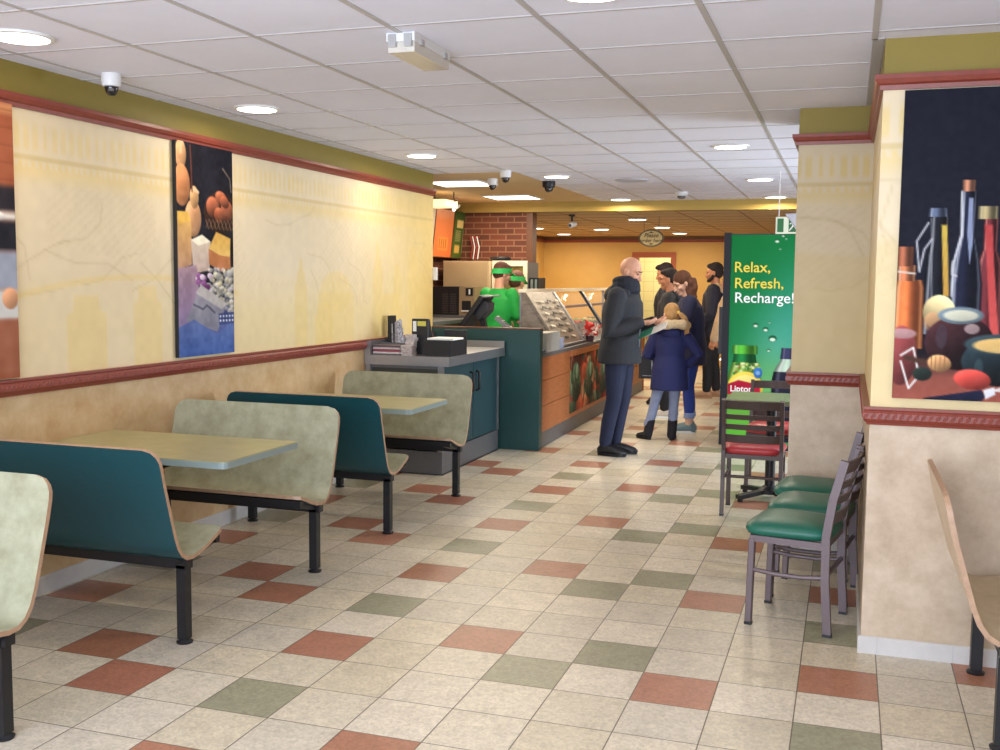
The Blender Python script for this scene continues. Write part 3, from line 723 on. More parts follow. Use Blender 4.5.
# cheese poster on the left wall (pixel helper: the print is 59 x 217 sketch units)
def cheese():
    W, H = 0.585, 1.265; p = Paint(W, H, 0.0065, (26, 26, 42)); k = W / 172.0; kv = H / 640.0
    def q(x, y): return ((x - 105) * k, (y - 62) * kv)
    def E(x, y, rx, ry, c, **kw): a, b = q(x, y); p.ell(a, b, rx * k, ry * kv, c, **kw)
    def Pq(pts, c, c2=None, **kw): p.poly([q(*z) for z in pts], c, c2, **kw)
    p.mix(np.clip((p.v - 0.85) / 0.2, 0, 1), (96, 110, 168))
    # gourds
    E(118, 100, 16, 44, (214, 164, 116)); E(120, 190, 24, 62, (206, 140, 92)); E(152, 285, 24, 56, (208, 156, 112)); E(156, 222, 13, 34, (204, 160, 112)); p.line([q(122, 60), q(118, 95)], 0.02, (230, 205, 170), 0.7); p.line([q(152, 195), q(168, 205)], 0.02, (224, 196, 160))
    p.line([q(146, 70), q(150, 205)], 0.012, (120, 60, 46))
    # basket of rolls
    E(238, 262, 54, 66, (60, 36, 28)); p.line([q(246, 122), q(268, 150), q(272, 190)], 0.012, (170, 150, 130), .7)
    for x, y, rx, ry in ((212, 245, 20, 32), (240, 216, 20, 22), (258, 252, 20, 32), (232, 268, 16, 24), (250, 225, 15, 18)): E(x, y, rx, ry, (160, 92, 62), ang=0.3, shade=0.6)
    for i in range(8): p.line([q(190 + i * 12, 285), q(198 + i * 12, 312)], 0.006, (190, 150, 110), .8); p.line([q(200 + i * 12, 282), q(190 + i * 12, 310)], 0.006, (150, 110, 80), .8)
    # cheeses
    Pq([(105, 280), (138, 270), (146, 300), (146, 425), (105, 440)], (222, 176, 98), (196, 150, 116)); Pq([(105, 268), (136, 266), (146, 292), (108, 308)], (232, 186, 84))
    Pq([(144, 350), (178, 334), (204, 352), (200, 440), (150, 452)], (212, 198, 178), (196, 172, 162)); Pq([(144, 350), (178, 332), (204, 352), (166, 366)], (238, 230, 208))
    Pq([(198, 372), (222, 320), (268, 338), (266, 400), (232, 400)], (226, 178, 84), (236, 196, 112)); Pq([(197, 374), (232, 392), (266, 396), (268, 432), (232, 444), (198, 420)], (198, 128, 78))
    Pq([(105, 436), (160, 424), (166, 500), (150, 600), (105, 612)], (178, 146, 158), (150, 130, 172))
    # flowers
    for i in range(150): E(random.uniform(196, 276), random.uniform(432, 575), random.uniform(4, 11), random.uniform(4, 11), random.choice([(214, 206, 196), (190, 184, 190), (226, 220, 192), (166, 164, 166), (150, 148, 140), (206, 196, 160)]), shade=.35, a=.75)
    for i in range(14): E(random.uniform(164, 204), random.uniform(455, 492), 8, 9, random.choice([(124, 60, 122), (160, 100, 160), (220, 200, 220)]), shade=.2)
    Pq([(172, 486), (252, 548), (222, 632), (126, 592)], (160, 156, 168), (142, 142, 160)); Pq([(172, 484), (256, 546), (236, 562), (156, 510)], (190, 184, 182)); p.line([q(150, 545), q(178, 560), q(190, 548), q(214, 572)], 0.012, (92, 92, 116))
    # cloth
    Pq([(105, 612), (150, 590), (220, 640), (278, 600), (278, 710), (105, 710)], (104, 124, 184), (70, 104, 178))
    Pq([(226, 575), (278, 572), (278, 608), (228, 612)], (64, 80, 140))
    for i in range(10): E(232 + (i % 5) * 10, 584 + (i // 5) * 14, 3, 3.5, (220, 224, 236), shade=0)
    p.c += p.noise(0.03, 9, 4)[..., None] + p.noise(0.1, 8, 5)[..., None]; g_ = p.c.mean(-1, keepdims=True); p.c = (p.c * .84 + g_ * .16); p.c = 255 * (np.clip(p.c, 0, 255) / 255) ** 1.18
    return p
board('wall_poster', 'tall poster of cheeses, gourds and a bread basket on the left wall', cheese(), (WX, 5.242, 2.368), (0, 1, 0), (1, 0, 0), 'food posters on the walls')

def bottles():
    W, H = 0.80, 1.252; p = Paint(W, H, 0.005, (34, 36, 54)); k = 1 / 244.0
    def q(x, y): return ((x - 891 - 15.5 * (1 - (y - 90) / 314.0)) * k, (y - 90) * k)
    def E(x, y, rx, ry, c, **kw): a, b = q(x, y); p.ell(a, b, rx * k, ry * k, c, **kw)
    def L(x, prof, c, hi=None): p.lathe(q(x, prof[0][0])[0] if len(prof) < 2 else q(x, (prof[0][0] + prof[-1][0]) / 2)[0], [((v - 90) * k, w * k) for v, w in prof], c, hi)
    def Pq(pts, c, c2=None, **kw): p.poly([q(*z) for z in pts], c, c2, **kw)
    def ln(pts, w, c, a=1.0): p.line([q(*z) for z in pts], w * k, c, a)
    p.mix(np.clip((p.v - 0.85) / 0.25, 0, 1), (30, 26, 36)); p.mix(np.clip((p.v - 1.06) / 0.1, 0, 1), (158, 92, 78)); p.mix(np.clip((p.v - 1.17) / 0.1, 0, 1) * .6, (186, 104, 88))
    # bottles at the back
    L(1012, [(190, 9), (240, 9), (262, 16), (345, 17)], (70, 60, 60), (200, 190, 190))
    L(996, [(218, 4), (250, 5), (270, 8), (332, 9)], (206, 84, 80), (240, 150, 140))
    L(981, [(214, 6.5), (246, 6.5), (262, 12), (335, 14)], (120, 56, 62), (232, 150, 140)); L(981, [(204, 9), (217, 9)], (176, 162, 122), (220, 210, 170)); Pq([(978, 222), (985, 222), (986, 260), (990, 330), (982, 330)], (196, 80, 82), (216, 96, 92))
    L(961, [(188, 6), (234, 7), (256, 12), (280, 15), (338, 15)], (38, 42, 66), (206, 212, 226)); L(964, [(179, 6), (190, 5.5)], (196, 140, 112)); ln([(958, 190), (957, 232), (950, 258), (947, 292)], 2.2, (226, 228, 234), .9); Pq([(964, 196), (968, 196), (967, 240), (964, 260), (962, 230)], (150, 160, 190)); ln([(949, 258), (947, 270), (952, 272)], 2, (210, 210, 214), .8)
    L(935, [(212, 8), (238, 8), (252, 11), (330, 14)], (36, 38, 48), (190, 194, 200)); L(936, [(205, 8), (214, 9)], (100, 112, 138), (190, 200, 220)); ln([(927, 220), (916, 238), (918, 268), (923, 246), (930, 236)], 1.8, (214, 216, 220), .85); Pq([(939, 222), (944, 222), (945, 292), (940, 292)], (214, 190, 88), (206, 160, 76))
    ln([(930, 216), (929, 300)], 1.6, (190, 194, 200), .6)
    # amber bottle at the left
    L(907, [(276, 12), (284, 14), (345, 15)], (226, 128, 74), (250, 196, 140)); L(906, [(262, 9), (278, 8.5)], (206, 130, 90), (240, 200, 170)); L(905, [(243, 8), (263, 8)], (178, 112, 84)); ln([(898, 268), (914, 270)], 1.6, (220, 210, 200))
    # onion, jar, bowl
    E(936, 308, 15, 17, (212, 194, 146), shade=.5, light=(.3, -.7)); E(930, 318, 8, 10, (202, 150, 110), a=.6)
    E(954, 338, 32, 27, (60, 36, 40), shade=.9); E(938, 332, 5, 12, (90, 84, 100), a=.5, shade=0); E(956, 311, 21, 8.5, (122, 140, 150), shade=.2); E(956, 311, 16, 5.5, (206, 206, 186), shade=.1); E(966, 324, 7, 5, (190, 170, 170), a=.8, shade=.1)
    E(992, 356, 36, 24, (38, 50, 56), shade=.9); E(972, 362, 4, 9, (90, 120, 130), a=.4, shade=0); E(994, 339, 35, 10.5, (64, 84, 92), shade=.2); E(996, 340, 29, 7.5, (220, 186, 120), shade=.1)
    E(1040, 352, 30, 30, (150, 60, 50)); E(1070, 330, 26, 50, (90, 100, 60))
    # wire-clip jar, leaf, dipper
    E(900, 352, 15, 30, (150, 76, 76), shade=.5); E(902, 330, 13, 5, (190, 150, 150), shade=.1); ln([(900, 352), (912, 344), (917, 372), (907, 385), (900, 358)], 1.8, (232, 228, 226)); E(920, 370, 9, 7, (50, 62, 56))
    ln([(905, 354), (930, 360)], 5, (96, 66, 56)); E(936, 359, 11, 8.5, (206, 160, 112), ang=.2, shade=.5)
    for i in range(4): ln([(929 + i * 4, 352), (928 + i * 4, 366)], 1, (150, 104, 70), .8)
    E(966, 374, 17, 10, (206, 84, 74), ang=.12, shade=.5)
    # whisk
    Pq([(911, 404), (922, 394), (974, 384), (978, 390), (975, 395), (940, 400)], (44, 46, 78), (30, 32, 58)); Pq([(976, 384), (986, 381), (987, 388), (978, 393)], (222, 222, 226))
    for i in range(6): ln([(986, 384), (1010, 372 + i * 3.4), (1040, 366 + i * 2)], 1.1, (220, 218, 216), .85)
    p.c += p.noise(0.02, 4, 2)[..., None]; g_ = p.c.mean(-1, keepdims=True); p.c = (p.c * .9 + g_ * .1); p.c = 255 * (np.clip(p.c, 0, 255) / 255) ** 1.2
    return p
board('wall_poster', 'large poster of oil bottles, jars and a whisk on the near pillar at the right', bottles(), (0.186, CY, 2.357), (1, 0, 0), (0, -1, 0), 'food posters on the walls')

def strip():
    W, H = 0.615, 1.275; p = Paint(W, H, 0.008, (150, 84, 58))
    for v0, v1, c in ((0, .05, (190, 130, 90)), (.38, .5, (40, 36, 42)), (.5, .54, (216, 210, 200)), (.54, .68, (34, 34, 42)), (.68, .86, (150, 156, 172)), (.86, 1.0, (206, 204, 200)), (1.0, 1.25, (158, 98, 74))): p.mix(p.soft(np.maximum(v0 - p.v, p.v - v1), .03), c)
    for i in range(5): p.mix(p.soft(np.abs(p.v - .08 * i - .03) - .003) * (p.v < .38) * .6, (110, 56, 40))
    p.ell(.57, .9, .05, .05, (206, 150, 112)); p.ell(.5, .52, .05, .02, (236, 232, 226)); p.ell(.25, .75, .2, .2, (196, 150, 100)); p.c += p.noise(.05, 8, 3)[..., None]; return p
board('wall_poster', 'poster in brown and grey cut off by the left edge of the picture', strip(), (WX, 3.375, 2.368), (0, 1, 0), (1, 0, 0), 'food posters on the walls')

# ---------------------------------------------------------------- ceiling fixtures
def downlight(x, y, z, label, group, r=0.115):
    t = thing('recessed_downlight', label, 'ceiling light', (x, y, z), 0, group)
    bm = bmesh.new(); lathe(bm, [(r * .96, -0.002), (r, -0.012), (r + .018, -0.010), (r + .022, -0.0005), (r * .96, -0.0006)], seg=32); obj('trim_ring', bm, M['white'], t, smooth='auto')
    bm = bmesh.new(); lathe(bm, [(r * .2, -0.016), (r * .97, -0.0125), (r * .97, -0.004)], seg=32); obj('lens', bm, M['lens'], t, smooth=True)
    return t
def lamp(name, kind, loc, energy, col, size=0.2, rot=(0, 0, 0), size_y=None, spread=None):
    l = bpy.data.lights.new(name, kind); l.energy = energy; l.color = col
    if kind == 'AREA':
        l.size = size
        if size_y: l.shape = 'RECTANGLE'; l.size_y = size_y
        else: l.shape = 'DISK'
        if spread: l.spread = spread
    else: l.shadow_soft_size = size
    o = bpy.data.objects.new(name, l); o.location = loc; o.rotation_euler = rot; COL.objects.link(o); return o
WARM = (1, 0.88, 0.72)
DL = [(-3.33, 3.63, 'round downlight cut by the left edge of the picture'), (-3.35, 5.51, 'round downlight above the left wall beside the cheese poster'),
      (-3.29, 7.88, 'round downlight above the steel condiment cabinet'), (-2.68, 9.73, 'round downlight by the black dome camera at the edge of the kitchen ceiling'),
      (-2.65, 12.55, 'round downlight touching the bulkhead at the left'), (-0.88, 3.62, 'round downlight cut by the top edge of the picture'),
      (-0.86, 7.90, 'nearest round downlight above the seating at the right'), (-0.85, 10.43, 'round downlight above the drinks cooler, middle of the right-hand row'), (-0.84, 12.55, 'farthest round downlight of the right-hand row, touching the bulkhead')]
for i, (x, y, lab) in enumerate(DL):
    downlight(x, y, CZ, lab, 'downlights in the white ceiling')
    lamp('downlight_lamp', 'AREA', (x, y, CZ - .05), (6 if x < -3 else 10) if y < 9.5 else 20, (1, .84, .62), 0.2)
FL = [(-2.82, 14.5, 'downlight of the far room just past the bulkhead, left of the oval sign'), (-2.83, 16.6, 'downlight of the far room right beside the oval sign'), (-2.86, 18.6, 'farthest downlight, by the back wall right of the oval sign'), (-3.92, 17.1, 'downlight of the far room above the bald man'), (-4.99, 18.7, 'farthest downlight at the left of the far room'), (-4.9, 16.6, 'downlight of the far room beside the brick pillar')]
for x, y, lab in FL:
    downlight(x, y, FZ, lab, 'downlights of the far room', 0.12)
    lamp('far_lamp', 'AREA', (x, y, FZ - .05), 24, (1, .86, .64), 0.2)
def kpanel(x, y, label):
    t = thing('ceiling_light_panel', label, 'ceiling light', (x, y, CZ), 0, 'square light panels over the kitchen')
    bm = bmesh.new()
    for a in ((-.3, .3, -.3, -.275), (-.3, .3, .275, .3), (-.3, -.275, -.275, .275), (.275, .3, -.275, .275)): bx(bm, a[0], a[1], a[2], a[3], -.012, -.0005)
    obj('frame', bm, M['white'], t); obj('diffuser', box(-.275, .275, -.275, .275, -.009, -.001), M['glow'], t)
    lamp('kitchen_lamp', 'AREA', (x, y, CZ - .05), 26, (1, .86, .66), 0.5, size_y=0.5)
kpanel(-3.82, 10.2, 'square light panel in the kitchen ceiling nearest the wall end'); kpanel(-3.84, 12.0, 'square light panel in the kitchen ceiling by the brick pillar')
# emergency luminaire
t = thing('emergency_light', 'white bulkhead emergency light with a ribbed clear cover on the ceiling', 'emergency light', (-1.765, 4.20, CZ))
obj('housing', box(-.062, .062, -.20, .20, -.036, -.0005, .01, 2), M['white'], t)
bm = box(-.058, .058, -.19, .195, -.078, -.035, .018, 3)
obj('diffuser', bm, mat('frosted_diffuser', S(206, 200, 190), 0.25, var=0.06, scale=60, stretch=(1, .05, 1)), t, smooth='auto')
bm = bmesh.new()
for x in (-.035, .035): bx(bm, x - .016, x + .016, -.21, -.188, -.058, -.008)
for y in (-.12, .14): bx(bm, .056, .068, y - .016, y + .016, -.042, -.018)
obj('clips', bm, mat('chrome_clip', S(190, 190, 190), 0.3, metal=.6), t)['kind'] = 'stuff'
def dome(x, y, z, base, ball, label, r=0.06):
    t = thing('dome_camera', label, 'security camera', (x, y, z), 0, 'dome cameras on the ceiling')
    bm = bmesh.new(); lathe(bm, [(r, -.0005), (r * 1.02, -.02), (r * .98, -.05), (r * .9, -.062), (r * .7, -.064)], seg=24); obj('housing', bm, base, t, smooth='auto')
    bm = bmesh.new(); lathe(bm, [(r * .72, -.06), (r * .72, -.07), (r * .6, -.09), (r * .35, -.105), (r * .05, -.109)], seg=24); obj('dome', bm, ball, t, smooth=True)
    bm = bmesh.new(); cyl(bm, (r * .36, -r * .5, -.088), .014, .012, 12); obj('camera_lens', bm, M['dsteel'], t)
smoke = mat('smoked_dome', S(26, 26, 32), 0.08, spec=.8)
dome(-3.50, 4.41, CZ, M['white'], smoke, 'white dome camera at the top of the left wall', .047)
dome(-3.36, 9.85, CZ, M['white'], smoke, 'white dome camera between the two kitchen light panels, lower one', .05); dome(-3.0, 9.16, CZ, M['white'], smoke, 'white dome camera at the corner where the kitchen ceiling begins', .052); dome(-2.89, 10.22, CZ, M['blackpl'], smoke, 'black dome camera at the edge of the kitchen ceiling', .064)
t = thing('smoke_detector', 'small white smoke detector on the far part of the white ceiling', 'smoke detector', (-1.79, 11.7, CZ))
bm = bmesh.new(); lathe(bm, [(.075, -.0005), (.075, -.03), (.06, -.045)], seg=24); obj('base', bm, M['white'], t, smooth='auto')
bm = bmesh.new(); lathe(bm, [(.045, -.044), (.045, -.065), (.03, -.075)], seg=20); obj('sensor_cap', bm, M['dsteel'], t, smooth='auto')
bm = bmesh.new(); lathe(bm, [(.16, -.0005), (.16, -.008), (.14, -.012), (.02, -.006)], seg=32); tag(obj('ceiling_speaker', bm, mat('grey_grille', S(186, 186, 196), .6), loc=(-2.06, 10.26, CZ)), 'flat round grey grille set in the white ceiling', 'speaker')
# bullet camera in the far room
t = thing('bullet_camera', 'small white bullet camera hanging from the far ceiling beside the bulkhead', 'security camera', (-3.47, 13.4, FZ))
bm = bmesh.new(); lathe(bm, [(.045, -.0005), (.04, -.02), (.014, -.03), (.014, -.09)], seg=14); obj('bracket', bm, M['blackpl'], t)
bm = bmesh.new(); tube(bm, [(0.02, .06, -.12), (-.0, -.06, -.14)], .036, 14); obj('camera_body', bm, M['white'], t, smooth=True)
bm = bmesh.new(); cyl(bm, (0, -.104, -.146), .02, .02, 14, axis='Y'); obj('camera_lens', bm, M['blackpl'], t)
# oval hanging sign
t = thing('hanging_sign', 'oval tan hanging sign reading Please order here', 'sign', (-2.535, 14.0, 2.168))
bm = bmesh.new(); cyl(bm, (0, .02, 0), 1, .03, 40, axis='Y'); bmesh.ops.scale(bm, vec=(.168, 1, .118), verts=bm.verts[:]); obj('board', bm, mat('dark_bronze', S(84, 70, 36), .45), t)
bm = bmesh.new(); cyl(bm, (0, .013, 0), 1, .008, 40, axis='Y'); bmesh.ops.scale(bm, vec=(.148, 1, .098), verts=bm.verts[:]); obj('face', bm, mat('tan_sign_face', S(196, 172, 112), .5), t)
sg = mat('dark_sign_lettering', S(72, 50, 22), .5)
for s, z, sz in (('Please', .010, .078), ('order here', -.055, .070)): place_text(s, sz, t, sg, (0, .0115, z), (PI / 2, 0, 0), align='CENTER', shear=.25, extrude=.001, offset=.0012)
bm = bmesh.new()
for z in (.076, -.078): ell(bm, (0, .012, z), (.03, .002, .007)); ell(bm, (0, .012, z), (.01, .002, .012))
obj('ornament', bm, sg, t)
bm = bmesh.new()
for x in (-.1, .1): tube(bm, [(x, .03, .09), (x, .03, FZ - 2.168)], .003, 6)
obj('chain', bm, M['blackpl'], t)
# exit sign
t = thing('exit_sign', 'green running-man exit sign hanging above the drinks cooler beside the pillar', 'exit sign', (-.53, 9.75, 2.105), math.radians(-8))
obj('panel', box(-.115, .115, -.01, .01, -.085, .065, .003, 1), mat('sign_white', S(214, 220, 200), .4, emit=.3), t)
eg = mat('sign_green', S(22, 104, 52), .4, emit=.15)
bm = bmesh.new(); bx(bm, -.1, -.045, -.0125, -.0105, -.07, .05); bx(bm, .0, .1, -.0125, -.0105, -.07, .05); obj('green_field', bm, eg, t)
bm = bmesh.new(); yy = -.0145
def fp(pts): prism(bm, pts, 'Y', yy - .001, yy + .001)
cyl(bm, (.052, yy, .03), .012, .003, 12, axis='Y'); fp([(.03, .02), (.055, .012), (.048, -.02), (.03, -.02)]); fp([(.03, -.018), (.045, -.02), (.01, -.06), (.002, -.055)]); fp([(.042, -.018), (.052, -.022), (.078, -.04), (.07, -.052), (.06, -.04)]); fp([(.05, .014), (.056, .006), (.08, -.006), (.084, .002)]); fp([(.034, .018), (.03, .008), (.012, -.004), (.008, .004)])
obj('running_figure', bm, M['letwhite'], t)
bm = bmesh.new()
for x in (-.09, .09): tube(bm, [(x, 0, .06), (x, 0, CZ - 2.105)], .004, 6)
obj('hanger', bm, M['white'], t)
t = thing('emergency_unit', 'grey-white wedge-shaped emergency lamp housing in front of the exit sign', 'emergency light', (-.435, 9.45, 2.10))
bm = bmesh.new(); prism(bm, [(-.115, .075), (.12, .085), (.12, -.10), (.03, -.10), (-.02, -.05)], 'Y', -.05, .05); bev(bm, .008, 2); obj('housing', bm, mat('pale_grey_housing', S(186, 186, 196), .45), t)
bm = bmesh.new(); tube(bm, [(.06, 0, .08), (.06, 0, CZ - 2.10)], .008, 8); obj('hanger', bm, M['white'], t)
# ---------------------------------------------------------------- condiment cabinet
t = thing('condiment_cabinet', 'steel-framed condiment cabinet with teal doors at the end of the left wall', 'cabinet', (WX, 7.8, 0))
D, Wd = 1.44, 0.68
bm = bmesh.new(); bx(bm, 0.005, 0.66, 0.02, D - .01, 0.20, 0.885); obj('carcass', bm, M['dsteel'], t)
obj('plinth', box(0.005, 0.685, -0.0, D - .01, 0.008, 0.19), M['dsteel'], t)
bm = bmesh.new(); bx(bm, .005, .69, 0.01, D - .01, .0, .012); obj('base_strip', bm, M['blackpl'], t)
for a in ((.005, .05, 0, .03), (.645, .69, 0, .03), (.66, .69, 1.40, 1.43)): obj('corner_post', box(*a, .19, .885), M['steel'], t)
pass
obj('recess_shade_panel', box(.06, .64, .012, .022, .25, .86), mat('shadow_grey', S(62, 64, 60), .6), t)  # flat dark panel, the shade of the recess is put into its colour
obj('worktop', box(0.004, 0.745, -0.01, D - .01, 0.885, 0.962, .004, 1), M['steel'], t)
bm = bmesh.new(); bx(bm, .003, .03, -.005, D - .01, .96, 1.075); bx(bm, .003, .055, -.012, .012, .885, 1.075); bx(bm, .03, .745, D - .04, D - .01, .96, 1.02); obj('upstand', bm, M['steel'], t)
td = mat('dark_teal_door', S(36, 66, 72), .42, var=.06, scale=10)
for i, (y0, y1) in enumerate(((.04, .735), (.745, 1.395))):
    d = obj('door', box(.66, .682, y0, y1, .20, .872, .003, 1), td, t)
    yh = y1 - .07 if i == 0 else y0 + .07
    bm = bmesh.new(); tube(bm, [(.682, yh, .62), (.712, yh, .63), (.712, yh, .78), (.682, yh, .79)], .012, 8); obj('handle', bm, M['blackpl'], d, smooth=True)
TZ = .962
t = thing('napkin_tray', 'steel tray of napkin packs with reddish striped edges on the condiment cabinet', 'tray', (-3.715, 7.83, TZ))
bm = bmesh.new(); bx(bm, 0, .27, 0, .2, 0.001, .008); bx(bm, 0, .012, 0, .2, .001, .07); bx(bm, .258, .27, 0, .2, .001, .07); bx(bm, 0, .27, .19, .2, .001, .09); obj('tray', bm, M['dsteel'], t)
for z, c in ((.01, (216, 204, 204)), (.028, (150, 70, 84)), (.046, (206, 186, 190)), (.062, (96, 84, 92))):
    for k in range(1): tag(obj('napkin_pack', box(-3.70, -3.46, 7.84, 8.0, TZ + z, TZ + z + .015, .003, 1), mat('pack_%d' % c[0], S(*c), .7, var=.2, scale=90)), {216: 'white napkin pack at the bottom of the steel tray', 150: 'dark red napkin pack in the steel tray', 206: 'pale pink napkin pack in the steel tray', 96: 'grey napkin pack on top of the steel tray'}[c[0]], 'napkins', 'napkin packs in the steel tray')
crumple = mat('printed_paper', S(224, 216, 212), .7, var=1, scale=45, col2=S(168, 150, 150))
for k, (x0, x1, y0, z0, z1, lab) in enumerate(((-3.44, -3.345, 7.82, 0, .085, 'white printed paper bags in the lower stack beside the black holder'), (-3.435, -3.36, 7.9, .0, .17, 'taller pinkish white pile of paper sleeves beside the black holder'))):
    bm = bmesh.new()
    for j in range(6):
        z = TZ + z0 + (z1 - z0) * j / 6; o = random.uniform(-.006, .006); bx(bm, x0 + o, x1 + o, y0 + o, y0 + .07 + o, z, z + (z1 - z0) / 6 - .002)
    tag(obj('paper_stack', bm, crumple), lab, 'paper stack')
t = thing('straw_dispenser', 'black and white patterned dispenser of wrapped straws against the wall', 'dispenser', (-3.66, 8.2, TZ))
obj('body', box(-.05, -.015, -.05, .05, 0.001, .31, .012, 2), M['blackpl'], t)
bm = bmesh.new()
for k in range(16): x = random.uniform(-.02, .055); y = random.uniform(-.045, .045); tube(bm, [(x, y, .01), (x + random.uniform(-.015, .01), y, random.uniform(.17, .29))], .008, 6)
obj('wrapped_straws', bm, mat('striped_straws', S(222, 216, 220), .5, var=1, scale=40, col2=S(60, 56, 70)), t)['kind'] = 'stuff'
t = thing('napkin_dispenser', 'tall black holder with a white and yellow label on the condiment cabinet', 'dispenser', (-3.355, 8.02, TZ))
bm = bmesh.new(); prism(bm, [(-.01, 0), (.09, 0), (.09, .14), (.03, .295), (-.005, .295)], 'X', -.075, .075); bev(bm, .008, 2); obj('body', bm, M['blackpl'], t)
bm = bmesh.new(); bx(bm, -.06, -.03, -.0145, -.0105, .19, .275); bx(bm, -.02, .055, -.0145, -.0105, .235, .275, 1); obj('label_sticker', bm, [M['letwhite'], mat('yellow_green_sticker', S(206, 200, 90), .5)], t)
t = thing('lid_box', 'low black box with a white slab on top at the cabinet edge', 'box', (-3.265, 7.86, TZ))
obj('box', box(-.005, .245, 0, .34, .001, .13, .004, 1), M['blackpl'], t); obj('back_board', box(.05, .245, .345, .37, .001, .20, .004, 1), M['blackpl'], t)
obj('slab', box(.03, .255, .02, .26, .131, .145, .004, 1), M['letwhite'], t)
bm = bmesh.new(); bx(bm, -3.03, -2.99, YE - .16 + 8.0 - YE, 8.3, 0, .001)
bm.free()

# ---------------------------------------------------------------- serving counter
t = thing('serving_counter', 'long wood-fronted serving counter with a dark teal end panel', 'counter', (-2.70, YE, 0), math.radians(1.1))
def lt(x, y): return (x, y)
obj('end_panel', box(-1.055, .012, 0.0, .10, 0.0, 1.13), M['panelteal'], t)
obj('end_panel_cap', box(-1.058, .016, -.004, .104, 1.13, 1.142), M['darkwood'], t)
LC = 5.9
obj('plinth', box(-.72, -.012, .10, LC, 0.0, .15), M['dsteel'], t)
for i, (z0, z1) in enumerate(((.155, .40), (.405, .64), (.645, .865))): obj('front_board', box(-.03, 0, .10, LC, z0, z1, .003, 1), M['wood'], t)
obj('carcass', box(-.72, -.031, .10, LC, .15, .865), M['darkwood'], t)
obj('far_end', box(-.72, .004, LC, LC + .03, 0, .9), M['wood'], t)
obj('worktop', box(-.75, .012, .10, LC + .03, .866, .90, .004, 1), M['dsteel'], t)
bm = bmesh.new(); bx(bm, -.012, .03, 1.2, 2.6, .805, .862); obj('poster_rail', bm, M['wood'], t)
# vegetable print fixed along the counter front
p = Paint(2.45, .60, .012, (120, 60, 44)); rs = random.Random(5)
for i in range(190):
    c = rs.choice([(176, 58, 40), (196, 84, 50), (150, 44, 36), (74, 104, 64), (58, 82, 62), (120, 140, 100), (206, 128, 84), (88, 44, 40), (170, 66, 46)])
    p.ell(rs.uniform(0, 2.45), rs.uniform(0, .6), rs.uniform(.05, .16), rs.uniform(.05, .15), c, ang=rs.uniform(0, 3), shade=.5)
for c in ((.28, .2), (.95, .22), (1.7, .25)): p.ell(c[0], c[1], .16, .12, (78, 116, 82), shade=.5); p.ell(c[0] + .05, c[1] - .02, .06, .08, (150, 180, 140), shade=.3); p.ell(c[0], c[1] + .2, .2, .1, (50, 66, 50), shade=.5)
for i in range(26): a = rs.uniform(0, 2.4); p.line([(a, rs.uniform(.1, .5)), (a + rs.uniform(.05, .12), rs.uniform(.1, .5))], .015, (214, 150, 110), .5)
p.c += p.noise(.03, 12, 1)[..., None]; g_ = p.c.mean(-1, keepdims=True); p.c = (p.c * .8 + g_ * .2) * .92
me = p.mesh((.0015, 1.26, .80), (0, 1, 0), (0, 0, -1)); obj('vegetable_print', me, M['print'], t)
def ctr(x, y, z=.90): # counter-local to world
    a = math.radians(1.1); return (-2.70 + x * math.cos(a) - y * math.sin(a), YE + x * math.sin(a) + y * math.cos(a), z)
# sneeze guard with solid grey end and clear glass
t = thing('sneeze_guard', 'slanted grey and glass food guard standing on the serving counter', 'display case', ctr(0, 0), math.radians(1.1))
gx0, gx1, gz = -.10, -.47, .56
gm = mat('mottled_grey_panel', S(148, 136, 122), .4, metal=.3, var=1, scale=9, col2=S(112, 100, 88), stretch=(1, 1, 3))
bm = bmesh.new(); prism(bm, [(gx0, .002), (gx1, gz), (gx1 - .02, gz), (-.49, .002)], 'Y', 1.10, 1.125); obj('end_panel', bm, gm, t)
bm = bmesh.new(); prism(bm, [(gx0 + .012, .002), (gx0 + .04, .002), (gx1 + .03, gz), (gx1 - .0, gz)], 'Y', 1.09, 2.20); obj('front_panel', bm, gm, t)
bm = bmesh.new(); prism(bm, [(gx0 - .002, .002), (gx0 + .05, .002), (gx1 + .04, gz), (gx1 - .012, gz)], 'Y', 2.2, 2.27); prism(bm, [(gx0 + .01, .012), (gx0 + .06, .012), (gx0 + .06, .03), (gx0 + .01, .03)], 'Y', 1.09, 2.2); obj('steel_edge', bm, M['steel'], t)
obj('rear_shelf', box(gx1 - .04, gx1 + .02, 2.3, 5.8, .36, .39), M['darkwood'], t)
# ticket clips on the panel
bm = bmesh.new(); d = Vector((gx1 - gx0, 0, gz)).normalized(); nrm = Vector((gz, 0, gx0 - gx1)).normalized()
for k in range(21):
    s = .10 + .075 * (k % 7); y = 1.16 + .32 * (k // 7) + .03 * (k % 7)
    c0 = Vector((gx0 + .042, y, .01)) + d * s + nrm * .004
    bar(bm, c0, c0 + Vector((0, .13, 0)) - d * .015, .022, .006, nrm, k % 2)
obj('clips', bm, [M['cream'], M['blackpl']], t)['kind'] = 'stuff'
for y0, y1 in ((2.28, 3.66), (3.80, 5.78)):
    bm = bmesh.new(); prism(bm, [(gx0 + .0, .002), (gx0 + .008, .002), (gx1 + .008, gz - .01), (gx1, gz - .01)], 'Y', y0, y1); obj('glass_pane', bm, M['glass'], t)
for y in (3.71, 5.82):
    pb = bmesh.new(); prism(pb, [(gx0 - .012, .002), (gx0 + .02, .002), (gx1 + .02, gz), (gx1 - .012, gz)], 'Y', y - .03, y + .0); pb2 = obj('post', pb, M['blackpl'], t)
    pb = bmesh.new(); prism(pb, [(gx0 - .012, .002), (gx0 + .03, .002), (gx1 + .03, gz), (gx1 - .012, gz)], 'Y', y + .001, y + .045); obj('post', pb, M['steel'], t, label='steel half of the post')
